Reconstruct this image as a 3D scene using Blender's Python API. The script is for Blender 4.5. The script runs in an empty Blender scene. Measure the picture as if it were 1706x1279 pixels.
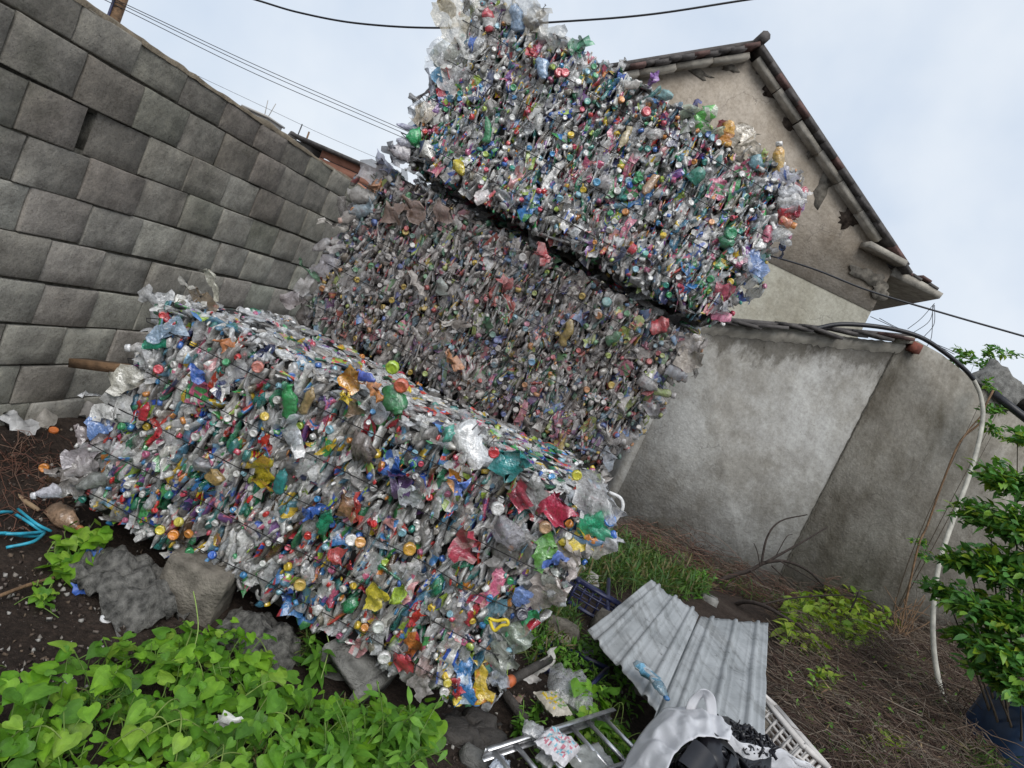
import bpy, math, random
import numpy as np
from mathutils import Vector, Matrix, noise as mnoise

sc = bpy.context.scene
COL = sc.collection
rng = np.random.default_rng(7)
random.seed(7)
R = math.radians

# ------------------------------------------------------------------ camera
FPX, EYE = 1100.0, 1.55
YAW, PITCH, ROLL = R(-7.36), R(-5.84), R(24.28)
_cy, _sy, _cp, _sp = math.cos(YAW), math.sin(YAW), math.cos(PITCH), math.sin(PITCH)
CF = np.array([_sy*_cp, _cy*_cp, _sp])
_r = np.array([_cy, -_sy, 0.0])
_u = np.cross(_r, CF)
CR = _r*math.cos(ROLL) + _u*math.sin(ROLL)
CU = -_r*math.sin(ROLL) + _u*math.cos(ROLL)
CO = np.array([0.0, 0.0, EYE])
cam_d = bpy.data.cameras.new('camera')
cam_d.sensor_width = 36.0
cam_d.lens = 36.0*FPX/1706.0
cam_d.clip_start = 0.02
cam_d.clip_end = 400.0
cam = bpy.data.objects.new('camera', cam_d)
COL.objects.link(cam)
cam.matrix_world = Matrix(((CR[0], CU[0], -CF[0], CO[0]), (CR[1], CU[1], -CF[1], CO[1]),
                           (CR[2], CU[2], -CF[2], CO[2]), (0, 0, 0, 1)))
sc.camera = cam

# ------------------------------------------------------------------ world, sun, exposure
SUN_EL, SUN_AZ = R(46), R(160)        # bright part of the overcast, high behind the camera
w = bpy.data.worlds.new('World')
sc.world = w
w.use_nodes = True
wn = w.node_tree
wn.nodes.clear()
wo = wn.nodes.new('ShaderNodeOutputWorld')
bg = wn.nodes.new('ShaderNodeBackground')
bg.inputs['Strength'].default_value = 0.082
sky = wn.nodes.new('ShaderNodeTexSky')
sky.sky_type = 'NISHITA'
sky.sun_disc = False
sky.sun_elevation = SUN_EL
sky.sun_rotation = SUN_AZ
sky.dust_density = 3.0
tc = wn.nodes.new('ShaderNodeTexCoord')
cn = wn.nodes.new('ShaderNodeTexNoise')
cn.inputs['Scale'].default_value = 2.6
cn.inputs['Detail'].default_value = 5.0
cn.inputs['Roughness'].default_value = 0.5
cr_ = wn.nodes.new('ShaderNodeValToRGB')
cr_.color_ramp.elements[0].position = 0.40
cr_.color_ramp.elements[0].color = (6.0, 6.95, 8.3, 1)
cr_.color_ramp.elements[1].position = 0.62
cr_.color_ramp.elements[1].color = (7.8, 8.4, 9.15, 1)
mixw = wn.nodes.new('ShaderNodeMixRGB')
mixw.inputs[0].default_value = 0.93
wn.links.new(tc.outputs['Generated'], cn.inputs['Vector'])
wn.links.new(cn.outputs[0], cr_.inputs[0])
wn.links.new(sky.outputs[0], mixw.inputs[1])
wn.links.new(cr_.outputs[0], mixw.inputs[2])
wn.links.new(mixw.outputs[0], bg.inputs['Color'])
wn.links.new(bg.outputs[0], wo.inputs['Surface'])

sun_d = bpy.data.lights.new('sun', 'SUN')
sun_d.energy = 1.5
sun_d.angle = R(40)
sun_d.color = (1.0, 0.97, 0.93)
sun = bpy.data.objects.new('sun', sun_d)
COL.objects.link(sun)
_sd = Vector((math.sin(SUN_AZ)*math.cos(SUN_EL), math.cos(SUN_AZ)*math.cos(SUN_EL), math.sin(SUN_EL)))
sun.rotation_euler = _sd.to_track_quat('Z', 'Y').to_euler()
sun.location = (0, 0, 30)

sc.view_settings.view_transform = 'Standard'
sc.view_settings.look = 'None'
sc.view_settings.exposure = 0.4
sc.view_settings.gamma = 1.0
sc.view_settings.use_curve_mapping = False
sc.cycles.max_bounces = 6
sc.cycles.diffuse_bounces = 3
sc.cycles.glossy_bounces = 3
sc.cycles.transparent_max_bounces = 10

# ------------------------------------------------------------------ helpers
def ray(px, py):
    return CF + CR*(px-853.0)/FPX - CU*(py-639.5)/FPX
def at_z(px, py, z=0.0):
    d = ray(px, py); return CO + d*(z-EYE)/d[2]
def at_y(px, py, y):
    d = ray(px, py); return CO + d*y/d[1]
def at_x(px, py, x):
    d = ray(px, py); return CO + d*x/d[0]
def at_plane(px, py, p0, n):
    d = ray(px, py); return CO + d*((np.asarray(p0)-CO) @ n)/(d @ n)
def project(p):
    d = np.asarray(p, float)-CO
    w_ = d @ CF
    return 853+FPX*(d @ CR)/w_, 639.5-FPX*(d @ CU)/w_, w_

def tag(o, label=None, cat=None, group=None, kind=None):
    if label: o['label'] = label
    if cat: o['category'] = cat
    if group: o['group'] = group
    if kind: o['kind'] = kind
    return o
def empty(name, loc, label=None, cat=None, group=None, kind=None):
    o = bpy.data.objects.new(name, None)
    o.location = Vector(loc)
    o.empty_display_size = 0.1
    COL.objects.link(o)
    return tag(o, label, cat, group, kind)
def link(name, me, parent=None, loc=None, mat=None):
    o = bpy.data.objects.new(name, me)
    COL.objects.link(o)
    if mat is not None and len(me.materials) == 0:
        me.materials.append(mat)
    if parent is not None:
        o.parent = parent
    if loc is not None:
        o.location = Vector(loc)
    return o

class MB:
    """collects verts, faces and one colour per face; builds one mesh"""
    def __init__(s):
        s.v, s.idx, s.cnt, s.c, s.n = [], [], [], [], 0
    def add(s, v, f, col=None):
        v = np.asarray(v, float)
        s.v.append(v)
        for q in f:
            s.idx.append(np.asarray(q, np.int64)+s.n)
            s.cnt.append(len(q))
        if col is None: col = (1, 1, 1, 1)
        col = np.asarray(col, float)
        if col.ndim == 1:
            col = np.repeat(col[None], len(f), 0)
        s.c.append(col)
        s.n += len(v)
    def add_pre(s, v, idx, cnt, col):
        s.v.append(v); s.idx.append(idx+s.n); s.cnt.extend(cnt); s.c.append(col); s.n += len(v)
    def box(s, c, h, rot=None, col=None, taper=1.0):
        x, y, z = h
        v = np.array([(a*x*(taper if d > 0 else 1), b*y*(taper if d > 0 else 1), d*z) for d in (-1, 1) for b in (-1, 1) for a in (-1, 1)], float)
        if rot is not None: v = v @ np.array(rot).T
        s.add(v+np.asarray(c), [(0, 2, 3, 1), (4, 5, 7, 6), (0, 1, 5, 4), (2, 6, 7, 3), (1, 3, 7, 5), (0, 4, 6, 2)], col)
    def tube(s, pts, rad, n=6, col=None, caps=True):
        pts = np.asarray(pts, float)
        k = len(pts)
        rad = np.full(k, rad) if np.isscalar(rad) else np.asarray(rad)
        t = np.gradient(pts, axis=0)
        t /= np.linalg.norm(t, axis=1)[:, None]+1e-12
        a = np.array([0, 0, 1.0]) if abs(t[0][2]) < 0.9 else np.array([1.0, 0, 0])
        V = []
        for i in range(k):
            b = np.cross(t[i], a); b /= np.linalg.norm(b)+1e-12
            a = np.cross(b, t[i])
            for j in range(n):
                th = 2*math.pi*j/n
                V.append(pts[i]+rad[i]*(math.cos(th)*a+math.sin(th)*b))
        F = [(i*n+j, i*n+(j+1) % n, (i+1)*n+(j+1) % n, (i+1)*n+j) for i in range(k-1) for j in range(n)]
        if caps:
            F += [tuple(range(n-1, -1, -1)), tuple((k-1)*n+j for j in range(n))]
        s.add(V, F, col)
    def mesh(s, name, mat=None, smooth=False):
        me = bpy.data.meshes.new(name)
        v = np.concatenate(s.v); idx = np.concatenate(s.idx); cnt = np.asarray(s.cnt)
        me.vertices.add(len(v)); me.vertices.foreach_set('co', v.astype(np.float32).ravel())
        me.loops.add(len(idx)); me.loops.foreach_set('vertex_index', idx.astype(np.int32))
        me.polygons.add(len(cnt))
        st = np.concatenate([[0], np.cumsum(cnt)[:-1]])
        me.polygons.foreach_set('loop_start', st.astype(np.int32))
        me.update(calc_edges=True)
        at = me.attributes.new('tint', 'FLOAT_COLOR', 'FACE')
        at.data.foreach_set('color', np.concatenate(s.c).astype(np.float32).ravel())
        if smooth: me.polygons.foreach_set('use_smooth', np.ones(len(cnt), bool))
        if mat is not None: me.materials.append(mat)
        return me
    def build(s, name, mat, parent=None, loc=None, smooth=False):
        return link(name, s.mesh(name, mat, smooth), parent, loc)

def catmull(P, n=8):
    P = np.asarray(P, float)
    Q = np.vstack([2*P[0]-P[1], P, 2*P[-1]-P[-2]])
    out = []
    for i in range(1, len(Q)-2):
        for t in np.linspace(0, 1, n, endpoint=False):
            a, b, c, d = Q[i-1], Q[i], Q[i+1], Q[i+2]
            out.append(0.5*((2*b)+(-a+c)*t+(2*a-5*b+4*c-d)*t*t+(-a+3*b-3*c+d)*t**3))
    out.append(P[-1])
    return np.array(out)
def nz(x, y, z=0.0):
    return mnoise.noise(Vector((x, y, z)))
def basis(a, up):
    """orthonormal frame whose third column is a, first column as near `up` as can be"""
    a = np.asarray(a, float); a = a/np.linalg.norm(a)
    e = np.asarray(up, float)-a*(np.asarray(up, float) @ a)
    if np.linalg.norm(e) < 1e-4:
        e = np.array([0.3, 0.8, 0.5])-a*(np.array([0.3, 0.8, 0.5]) @ a)
    e /= np.linalg.norm(e)
    return np.stack([e, np.cross(a, e), a], 1)
def grid_faces(nu, nv):
    return [(i*nv+j, (i+1)*nv+j, (i+1)*nv+j+1, i*nv+j+1) for i in range(nu-1) for j in range(nv-1)]
def in_poly(x, y, P):
    c = False
    j = len(P)-1
    for i in range(len(P)):
        if (P[i][1] > y) != (P[j][1] > y) and x < (P[j][0]-P[i][0])*(y-P[i][1])/(P[j][1]-P[i][1])+P[i][0]:
            c = not c
        j = i
    return c

# ------------------------------------------------------------------ materials
class NT:
    def __init__(s, name):
        s.m = bpy.data.materials.new(name); s.m.use_nodes = True
        s.t = s.m.node_tree; s.b = s.t.nodes['Principled BSDF']; s.out = s.t.nodes['Material Output']
    def n(s, typ, **kw):
        o = s.t.nodes.new(typ)
        for k, v in kw.items():
            if k in o.inputs: o.inputs[k].default_value = v
            else: setattr(o, k, v)
        return o
    def l(s, a, b): s.t.links.new(a, b)
    def coord(s, scale=(1, 1, 1), rot=(0, 0, 0), which='Object'):
        c = s.n('ShaderNodeTexCoord'); mp = s.n('ShaderNodeMapping')
        mp.inputs['Scale'].default_value = scale; mp.inputs['Rotation'].default_value = rot
        s.l(c.outputs[which], mp.inputs[0]); return mp.outputs[0]
    def world(s, scale=(1, 1, 1), rot=(0, 0, 0)):
        g = s.n('ShaderNodeNewGeometry'); mr = s.n('ShaderNodeMapping'); mp = s.n('ShaderNodeMapping')
        mr.inputs['Rotation'].default_value = rot; mp.inputs['Scale'].default_value = scale
        s.l(g.outputs['Position'], mr.inputs[0]); s.l(mr.outputs[0], mp.inputs[0]); return mp.outputs[0]
    def noise(s, vec, scale, detail=4, rough=0.55):
        o = s.n('ShaderNodeTexNoise'); o.inputs['Scale'].default_value = scale
        o.inputs['Detail'].default_value = detail; o.inputs['Roughness'].default_value = rough
        s.l(vec, o.inputs['Vector']); return o.outputs[0]
    def ramp(s, f, stops):
        o = s.n('ShaderNodeValToRGB'); e = o.color_ramp.elements
        while len(e) < len(stops): e.new(0.5)
        for k, (p, c) in enumerate(stops):
            e[k].position = p; e[k].color = tuple(c)+(1,) if len(c) == 3 else c
        s.l(f, o.inputs[0]); return o.outputs[0]
    def mix(s, f, a, b, mode='MIX'):
        o = s.n('ShaderNodeMixRGB'); o.blend_type = mode
        for k, x in ((0, f), (1, a), (2, b)):
            if hasattr(x, 'is_linked'): s.l(x, o.inputs[k])
            else: o.inputs[k].default_value = x if k == 0 else tuple(x)+(1,)
        return o.outputs[0]
    def math(s, op, a, b=0.0):
        o = s.n('ShaderNodeMath'); o.operation = op
        for k, x in ((0, a), (1, b)):
            if hasattr(x, 'is_linked'): s.l(x, o.inputs[k])
            else: o.inputs[k].default_value = x
        return o.outputs[0]
    def bump(s, h, strength=0.5, dist=0.01):
        o = s.n('ShaderNodeBump'); o.inputs['Strength'].default_value = strength; o.inputs['Distance'].default_value = dist
        s.l(h, o.inputs['Height']); s.l(o.outputs[0], s.b.inputs['Normal']); return o
    def base(s, c):
        if hasattr(c, 'is_linked'): s.l(c, s.b.inputs['Base Color'])
        else: s.b.inputs['Base Color'].default_value = tuple(c)+(1,)
    def rough(s, r): s.b.inputs['Roughness'].default_value = r; return s

def solid(name, col, rough=0.6, var=0.25, scale=9.0, metal=0.0, bump=0.0, spec=0.5):
    m = NT(name); v = m.world()
    n = m.noise(v, scale, 5)
    d = tuple(c*(1-var*1.3) for c in col); e = tuple(min(1, c*(1+var)) for c in col)
    m.base(m.ramp(n, [(0.3, d), (0.7, e)])); m.rough(rough)
    m.b.inputs['Metallic'].default_value = metal
    m.b.inputs['Specular IOR Level'].default_value = spec
    if bump: m.bump(m.noise(v, scale*6, 4), bump, 0.01)
    return m.m

def mat_block():
    m = NT('cinder_concrete'); v = m.world()
    oi = m.n('ShaderNodeObjectInfo')
    per = m.ramp(oi.outputs['Random'], [(0.0, (.32, .30, .27)), (0.15, (.39, .36, .335)), (0.32, (.375, .38, .335)), (0.5, (.47, .455, .41)), (0.66, (.34, .325, .30)), (0.82, (.43, .415, .385)), (1.0, (.54, .53, .48))])
    big = m.noise(v, 6.5, 8, 0.72)
    c = m.mix(0.75, per, m.ramp(big, [(0.28, (.62, .60, .57)), (0.46, (.9, .89, .86)), (0.58, (1.05, 1.04, 1.0)), (0.72, (1.35, 1.32, 1.25))]), 'MULTIPLY')
    st = m.noise(m.world((1, 3.2, 22), (R(-52), 0, 0)), 2.0, 5)
    c = m.mix(0.26, c, m.ramp(st, [(0.33, (.55, .55, .54)), (0.62, (1.12, 1.12, 1.1))]), 'MULTIPLY')
    moss = m.ramp(m.noise(v, 1.7, 5, 0.7), [(0.55, (0, 0, 0)), (0.72, (1, 1, 1))])
    c = m.mix(m.math('MULTIPLY', moss, 0.35), c, (.09, .105, .06))
    bz = m.ramp(m.noise(v, 17, 9, 0.82), [(0.36, (.55, .54, .52)), (0.5, (1, 1, 1)), (0.66, (1.35, 1.33, 1.28))])
    c = m.mix(0.7, c, bz, 'MULTIPLY')
    sp = m.ramp(m.noise(v, 130, 4, 0.75), [(0.32, (.35, .34, .33)), (0.46, (1, 1, 1)), (0.62, (1, 1, 1)), (0.74, (1.6, 1.6, 1.55))])
    c = m.mix(0.7, c, sp, 'MULTIPLY')
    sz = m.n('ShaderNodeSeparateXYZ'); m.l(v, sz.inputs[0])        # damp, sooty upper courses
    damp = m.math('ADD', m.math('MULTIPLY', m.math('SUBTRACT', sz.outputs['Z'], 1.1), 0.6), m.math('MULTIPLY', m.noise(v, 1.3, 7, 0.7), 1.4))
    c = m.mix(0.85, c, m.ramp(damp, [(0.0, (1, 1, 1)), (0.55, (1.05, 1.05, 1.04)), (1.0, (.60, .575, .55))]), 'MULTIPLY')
    pit = m.n('ShaderNodeTexVoronoi'); pit.inputs['Scale'].default_value = 38.0
    m.l(v, pit.inputs['Vector'])
    pm = m.ramp(pit.outputs['Distance'], [(0.05, (.25, .25, .25)), (0.11, (1, 1, 1))])
    c = m.mix(0.5, c, pm, 'MULTIPLY')
    m.base(c); m.rough(0.95); m.b.inputs['Specular IOR Level'].default_value = 0.2
    h = m.mix(0.5, m.noise(v, 60, 6, 0.75), pm, 'ADD')
    m.bump(m.mix(0.25, h, m.noise(v, 30, 6, 0.7), 'ADD'), 0.7, 0.008)
    return m.m

def mat_plaster(name, lo, mid, hi, stain, patches=1.2, streak=0.5, top=None):
    m = NT(name); v = m.world()
    c = m.ramp(m.noise(v, patches, 8, 0.68), [(0.3, lo), (0.5, mid), (0.68, hi)])
    bl = m.ramp(m.noise(v, 0.9, 9, 0.74), [(0.44, (1, 1, 1)), (0.60, (.58, .55, .50))])
    c = m.mix(0.7, c, bl, 'MULTIPLY')
    s1 = m.ramp(m.noise(m.world((1.6, 1.6, .55), (0, R(14), 0)), 1.7, 8, 0.72), [(0.46, (1, 1, 1)), (0.66, stain)])
    c = m.mix(streak, c, s1, 'MULTIPLY')
    s2 = m.ramp(m.noise(m.world((2.2, 2.2, 6), (0, R(-22), 0)), 2.1, 8, 0.72), [(0.34, (.70, .69, .68)), (0.66, (1.14, 1.14, 1.14))])
    c = m.mix(0.55, c, s2, 'MULTIPLY')
    g = m.ramp(m.noise(v, 24, 6, 0.8), [(0.3, (.68, .67, .66)), (0.6, (1.08, 1.08, 1.08))])
    c = m.mix(0.8, c, g, 'MULTIPLY')
    sp = m.ramp(m.noise(v, 9, 4, 0.8), [(0.27, (.35, .33, .30)), (0.34, (1, 1, 1))])
    c = m.mix(0.7, c, sp, 'MULTIPLY')
    if top is not None:                 # soot and damp stains hanging from the coping
        vec, off, wid, dark = top
        d = m.n('ShaderNodeVectorMath'); d.operation = 'DOT_PRODUCT'
        m.l(v, d.inputs[0]); d.inputs[1].default_value = vec
        h = m.math('MULTIPLY', m.math('SUBTRACT', d.outputs['Value'], off), 1.0/wid)
        f = m.math('ADD', h, m.math('MULTIPLY', m.noise(m.world((1.5, 1.5, .8)), 2.2, 8, 0.75), 2.6))
        c = m.mix(0.8, c, m.ramp(f, [(0.62, (1, 1, 1)), (0.95, dark)]), 'MULTIPLY')
    vo = m.n('ShaderNodeTexVoronoi'); vo.feature = 'DISTANCE_TO_EDGE'; vo.inputs['Scale'].default_value = 0.8
    wv = m.n('ShaderNodeVectorMath'); wv.operation = 'MULTIPLY_ADD'
    nn = m.n('ShaderNodeTexNoise'); nn.inputs['Scale'].default_value = 3.0; nn.inputs['Detail'].default_value = 7.0
    m.l(v, nn.inputs['Vector']); m.l(nn.outputs['Color'], wv.inputs[0]); wv.inputs[1].default_value = (.9, .9, .9); m.l(v, wv.inputs[2]); m.l(wv.outputs[0], vo.inputs['Vector'])
    ck = m.ramp(vo.outputs['Distance'], [(0.003, (1, 1, 1)), (0.008, (0, 0, 0))])
    ck = m.math('MULTIPLY', ck, m.ramp(m.noise(v, 0.7, 3), [(0.52, (0, 0, 0)), (0.60, (1, 1, 1))]))
    c = m.mix(m.math('MULTIPLY', ck, 0.4), c, (.06, .055, .05))
    sx = m.n('ShaderNodeSeparateXYZ'); m.l(v, sx.inputs[0])
    lowf = m.math('ADD', m.math('MULTIPLY', sx.outputs['Z'], -0.9), m.math('MULTIPLY', m.noise(v, 1.9, 8, 0.75), 1.6))
    c = m.mix(m.math('MULTIPLY', m.ramp(lowf, [(0.72, (0, 0, 0)), (1.25, (1, 1, 1))]), 0.7), c, (.13, .125, .085))
    m.base(c); m.rough(0.93); m.b.inputs['Specular IOR Level'].default_value = 0.2
    m.bump(m.mix(0.35, m.noise(v, 5, 6, 0.6), m.noise(v, 40, 4, 0.6), 'ADD'), 0.6, 0.022)
    return m.m

def mat_soil():
    m = NT('dark_soil'); v = m.world()
    c = m.ramp(m.noise(v, 1.6, 7, 0.65), [(0.3, (.028, .020, .016)), (0.52, (.060, .043, .034)), (0.72, (.105, .082, .066))])
    g = m.ramp(m.noise(v, 46, 6, 0.8), [(0.32, (.3, .28, .26)), (0.52, (1, 1, 1)), (0.7, (1.9, 1.8, 1.7))])
    c = m.mix(0.85, c, g, 'MULTIPLY')
    sp = m.ramp(m.noise(v, 120, 2, 0.6), [(0.68, (0, 0, 0)), (0.75, (1, 1, 1))])
    c = m.mix(m.math('MULTIPLY', sp, 0.6), c, (.32, .29, .26))
    m.base(c); m.rough(0.95); m.b.inputs['Specular IOR Level'].default_value = 0.25
    m.bump(m.mix(0.5, m.noise(v, 28, 8, 0.75), m.noise(v, 90, 4, 0.7), 'ADD'), 1.0, 0.03)
    return m.m

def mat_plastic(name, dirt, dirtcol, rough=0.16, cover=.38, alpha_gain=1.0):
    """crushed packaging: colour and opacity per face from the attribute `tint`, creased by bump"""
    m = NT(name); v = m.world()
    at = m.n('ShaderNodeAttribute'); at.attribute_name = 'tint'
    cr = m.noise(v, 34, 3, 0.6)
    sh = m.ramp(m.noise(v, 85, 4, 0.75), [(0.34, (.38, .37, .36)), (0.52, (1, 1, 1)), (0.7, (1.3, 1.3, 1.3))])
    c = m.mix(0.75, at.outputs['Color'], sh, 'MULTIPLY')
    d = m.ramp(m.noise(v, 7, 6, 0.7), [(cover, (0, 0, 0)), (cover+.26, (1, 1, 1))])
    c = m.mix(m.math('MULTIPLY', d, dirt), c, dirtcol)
    m.base(c); m.rough(rough)
    m.b.inputs['IOR'].default_value = 2.2
    rr = m.ramp(d, [(0.0, (rough,)*3), (1.0, (min(1, rough+0.35),)*3)])
    m.l(rr, m.b.inputs['Roughness'])
    m.l(m.math('MINIMUM', m.math('MULTIPLY', at.outputs['Alpha'], alpha_gain), 1.0), m.b.inputs['Alpha'])
    m.bump(cr, 0.7, 0.012)
    return m.m

def mat_leaf(name, rough=0.42, spec=0.4, transl=0.3):
    m = NT(name); v = m.world()
    at = m.n('ShaderNodeAttribute'); at.attribute_name = 'tint'
    c = m.mix(0.8, at.outputs['Color'], m.ramp(m.noise(v, 26, 4), [(0.3, (.68, .74, .7)), (0.7, (1.25, 1.2, 1.1))]), 'MULTIPLY')
    m.base(c); m.rough(rough); m.b.inputs['Specular IOR Level'].default_value = spec
    tr = m.n('ShaderNodeBsdfTranslucent'); m.l(m.mix(1.0, c, (1.3, 1.35, .7), 'MULTIPLY'), tr.inputs[0])
    mx = m.n('ShaderNodeMixShader'); mx.inputs[0].default_value = transl
    m.l(m.b.outputs[0], mx.inputs[1]); m.l(tr.outputs[0], mx.inputs[2]); m.l(mx.outputs[0], m.out.inputs['Surface'])
    m.bump(m.noise(v, 60, 3), 0.3, 0.01)
    return m.m

def mat_tint(name, rough=0.8, bump=0.3, scale=30.0, spec=0.3):
    m = NT(name); v = m.world()
    at = m.n('ShaderNodeAttribute'); at.attribute_name = 'tint'
    c = m.mix(0.8, at.outputs['Color'], m.ramp(m.noise(v, scale, 5, 0.7), [(0.3, (.6, .6, .6)), (0.7, (1.2, 1.2, 1.2))]), 'MULTIPLY')
    m.base(c); m.rough(rough); m.b.inputs['Specular IOR Level'].default_value = spec
    m.bump(m.noise(v, scale*2, 5), bump, 0.01)
    return m.m

def mat_sheet():
    m = NT('weathered_sheet'); v = m.world()
    c = m.ramp(m.noise(v, 4, 7, 0.65), [(0.3, (.27, .285, .29)), (0.55, (.40, .415, .42)), (0.75, (.48, .495, .50))])
    s = m.ramp(m.noise(m.world((7, .7, 1), (0, 0, R(-20))), 2.4, 6, 0.7), [(0.36, (.40, .39, .37)), (0.50, (1, 1, 1))])
    c = m.mix(0.6, c, s, 'MULTIPLY')
    sp = m.ramp(m.noise(v, 22, 6, 0.75), [(0.33, (.16, .15, .14)), (0.385, (1, 1, 1))])
    c = m.mix(0.8, c, sp, 'MULTIPLY')
    m.base(c); m.rough(0.6); m.b.inputs['Metallic'].default_value = 0.15
    m.bump(m.noise(v, 14, 5), 0.25, 0.02)
    return m.m

def mat_fabric():
    m = NT('woven_sack'); v = m.world()
    wv = m.n('ShaderNodeTexWave'); wv.inputs['Scale'].default_value = 400.0; m.l(v, wv.inputs['Vector'])
    c = m.ramp(m.noise(v, 6, 6), [(0.3, (.56, .56, .58)), (0.65, (.76, .76, .78))])
    m.base(c); m.rough(0.65)
    m.bump(m.mix(0.15, m.noise(v, 16, 6, 0.65), wv.outputs[0], 'ADD'), 0.45, 0.015)
    return m.m

M = {}
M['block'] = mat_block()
M['mortar'] = solid('old_mortar', (.105, .098, .082), .97, .4, 30, bump=.8, spec=.1)
M['cap'] = solid('mortar_capping', (.20, .165, .12), .95, .35, 14, bump=.8, spec=.15)
M['shed'] = mat_plaster('grey_render', (.31, .30, .28), (.41, .405, .385), (.49, .485, .46), (.55, .52, .47), 1.1, .55, ((-.34*.971, -.34*.239, 1), 1.42, .55, (.30, .28, .25)))
M['boundary'] = mat_plaster('brown_render', (.22, .20, .168), (.32, .30, .26), (.40, .38, .335), (.45, .42, .36), 1.3, .7)
M['house'] = mat_plaster('tan_render', (.40, .345, .28), (.49, .43, .36), (.53, .475, .405), (.6, .55, .47), .8, .3)
M['houselow'] = mat_plaster('lower_grey_render', (.35, .335, .275), (.42, .405, .34), (.47, .455, .39), (.6, .57, .48), .9, .3)
M['slab'] = solid('verge_concrete', (.36, .33, .28), .9, .3, 8, bump=.6)
M['slate'] = solid('roof_slate', (.10, .09, .085), .85, .4, 9, bump=.5)
M['tile'] = solid('roof_tile_clay', (.13, .075, .065), .85, .4, 9, bump=.5)
M['brick'] = solid('red_brick', (.26, .085, .06), .9, .35, 12, bump=.5)
M['farbrick'] = solid('orange_brick', (.58, .27, .18), .9, .15, 3)
M['dark'] = solid('flat_dark', (.03, .027, .024), .95, .4, 12, bump=.5, spec=.1)  # near-black colour: painted shade for the wall holes, also the roof edge colour
M['exposed'] = solid('exposed_masonry', (.085, .065, .052), .95, .6, 14, bump=1.0, spec=.1)
M['soil'] = mat_soil()
M['stone'] = solid('rough_stone', (.20, .18, .15), .95, .45, 14, bump=.9, spec=.2)
M['stone2'] = solid('grey_stone', (.22, .215, .20), .95, .4, 16, bump=.9, spec=.2)
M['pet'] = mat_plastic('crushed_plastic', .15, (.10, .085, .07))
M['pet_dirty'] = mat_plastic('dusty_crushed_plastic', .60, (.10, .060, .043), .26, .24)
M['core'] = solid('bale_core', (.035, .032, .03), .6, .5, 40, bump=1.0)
M['wire'] = solid('baling_wire', (.035, .033, .035), .5, .3, 30, metal=.5)
M['vine'] = mat_leaf('vine_leaf', .45, .35, .32)
M['shrub'] = mat_leaf('glossy_leaf', .38, .45, .32)
M['stem'] = mat_tint('stem', .75, .3)
M['twig'] = mat_tint('dry_twig', .9, .4)
M['sheet'] = mat_sheet()
M['sack'] = mat_fabric()
M['alu'] = solid('scuffed_aluminium', (.62, .62, .63), .35, .25, 25, metal=.85)
M['navy'] = solid('navy_plastic', (.020, .024, .075), .4, .35, 18)
M['black'] = solid('black_plastic', (.012, .012, .016), .35, .3, 20)
M['white'] = solid('white_plastic', (.62, .59, .56), .5, .15, 12)
M['hose'] = solid('black_hose', (.018, .018, .022), .4, .3, 20)
M['pipe'] = solid('pale_pipe', (.42, .40, .34), .6, .3, 10)
M['strap'] = solid('cyan_strap', (.04, .36, .50), .4, .25, 30)
M['wood'] = solid('weathered_wood', (.20, .12, .065), .85, .4, 20, bump=.6)
M['bark'] = solid('bark', (.045, .032, .026), .9, .4, 30, bump=.6)
M['tarp'] = solid('dirty_tarp', (.15, .145, .132), .7, .7, 34, bump=1.0)
M['mud'] = solid('wet_mud', (.06, .053, .047), .7, .4, 16, bump=.8)
M['bluedrum'] = solid('dark_blue_plastic', (.012, .035, .085), .45, .3, 8)
M['tintpl'] = mat_tint('printed_plastic', .4, .25, 40, .5)
M['dome'] = solid('far_render', (.42, .40, .37), .9, .1, 2)

# ------------------------------------------------------------------ ground
def gh(x, y):
    z = 0.03*nz(x*1.3, y*1.3, 3.0)+0.022*nz(x*4.5, y*4.5, 1.0)+0.012*nz(x*11, y*11, 5.0)
    z += 0.09*min(1, max(0, (-1.7-x)/0.6))
    z -= 0.26*math.exp(-((x-1.9)/1.6)**2-((y-7.7)/1.0)**2)
    if x > 0.3 and y < 6.5: z += 0.05*nz(x*2, y*2, 9)
    return z
def build_ground():
    def axis(a, b, fine0, fine1, step):
        f = list(np.arange(fine0, fine1, step))
        return np.array([a, a/2, a/4, fine0-4, fine0-1.5]+f+[fine1, fine1+1.5, fine1+4, b/4, b/2, b])
    X = axis(-120, 120, -2.6, 5.5, .05); Y = axis(-120, 160, .6, 9.2, .05)
    V = [(x, y, gh(x, y)) for x in X for y in Y]
    mb = MB(); mb.add(V, grid_faces(len(X), len(Y)))
    o = mb.build('ground', M['soil'], smooth=True)
    tag(o, kind='structure')
build_ground()

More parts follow.
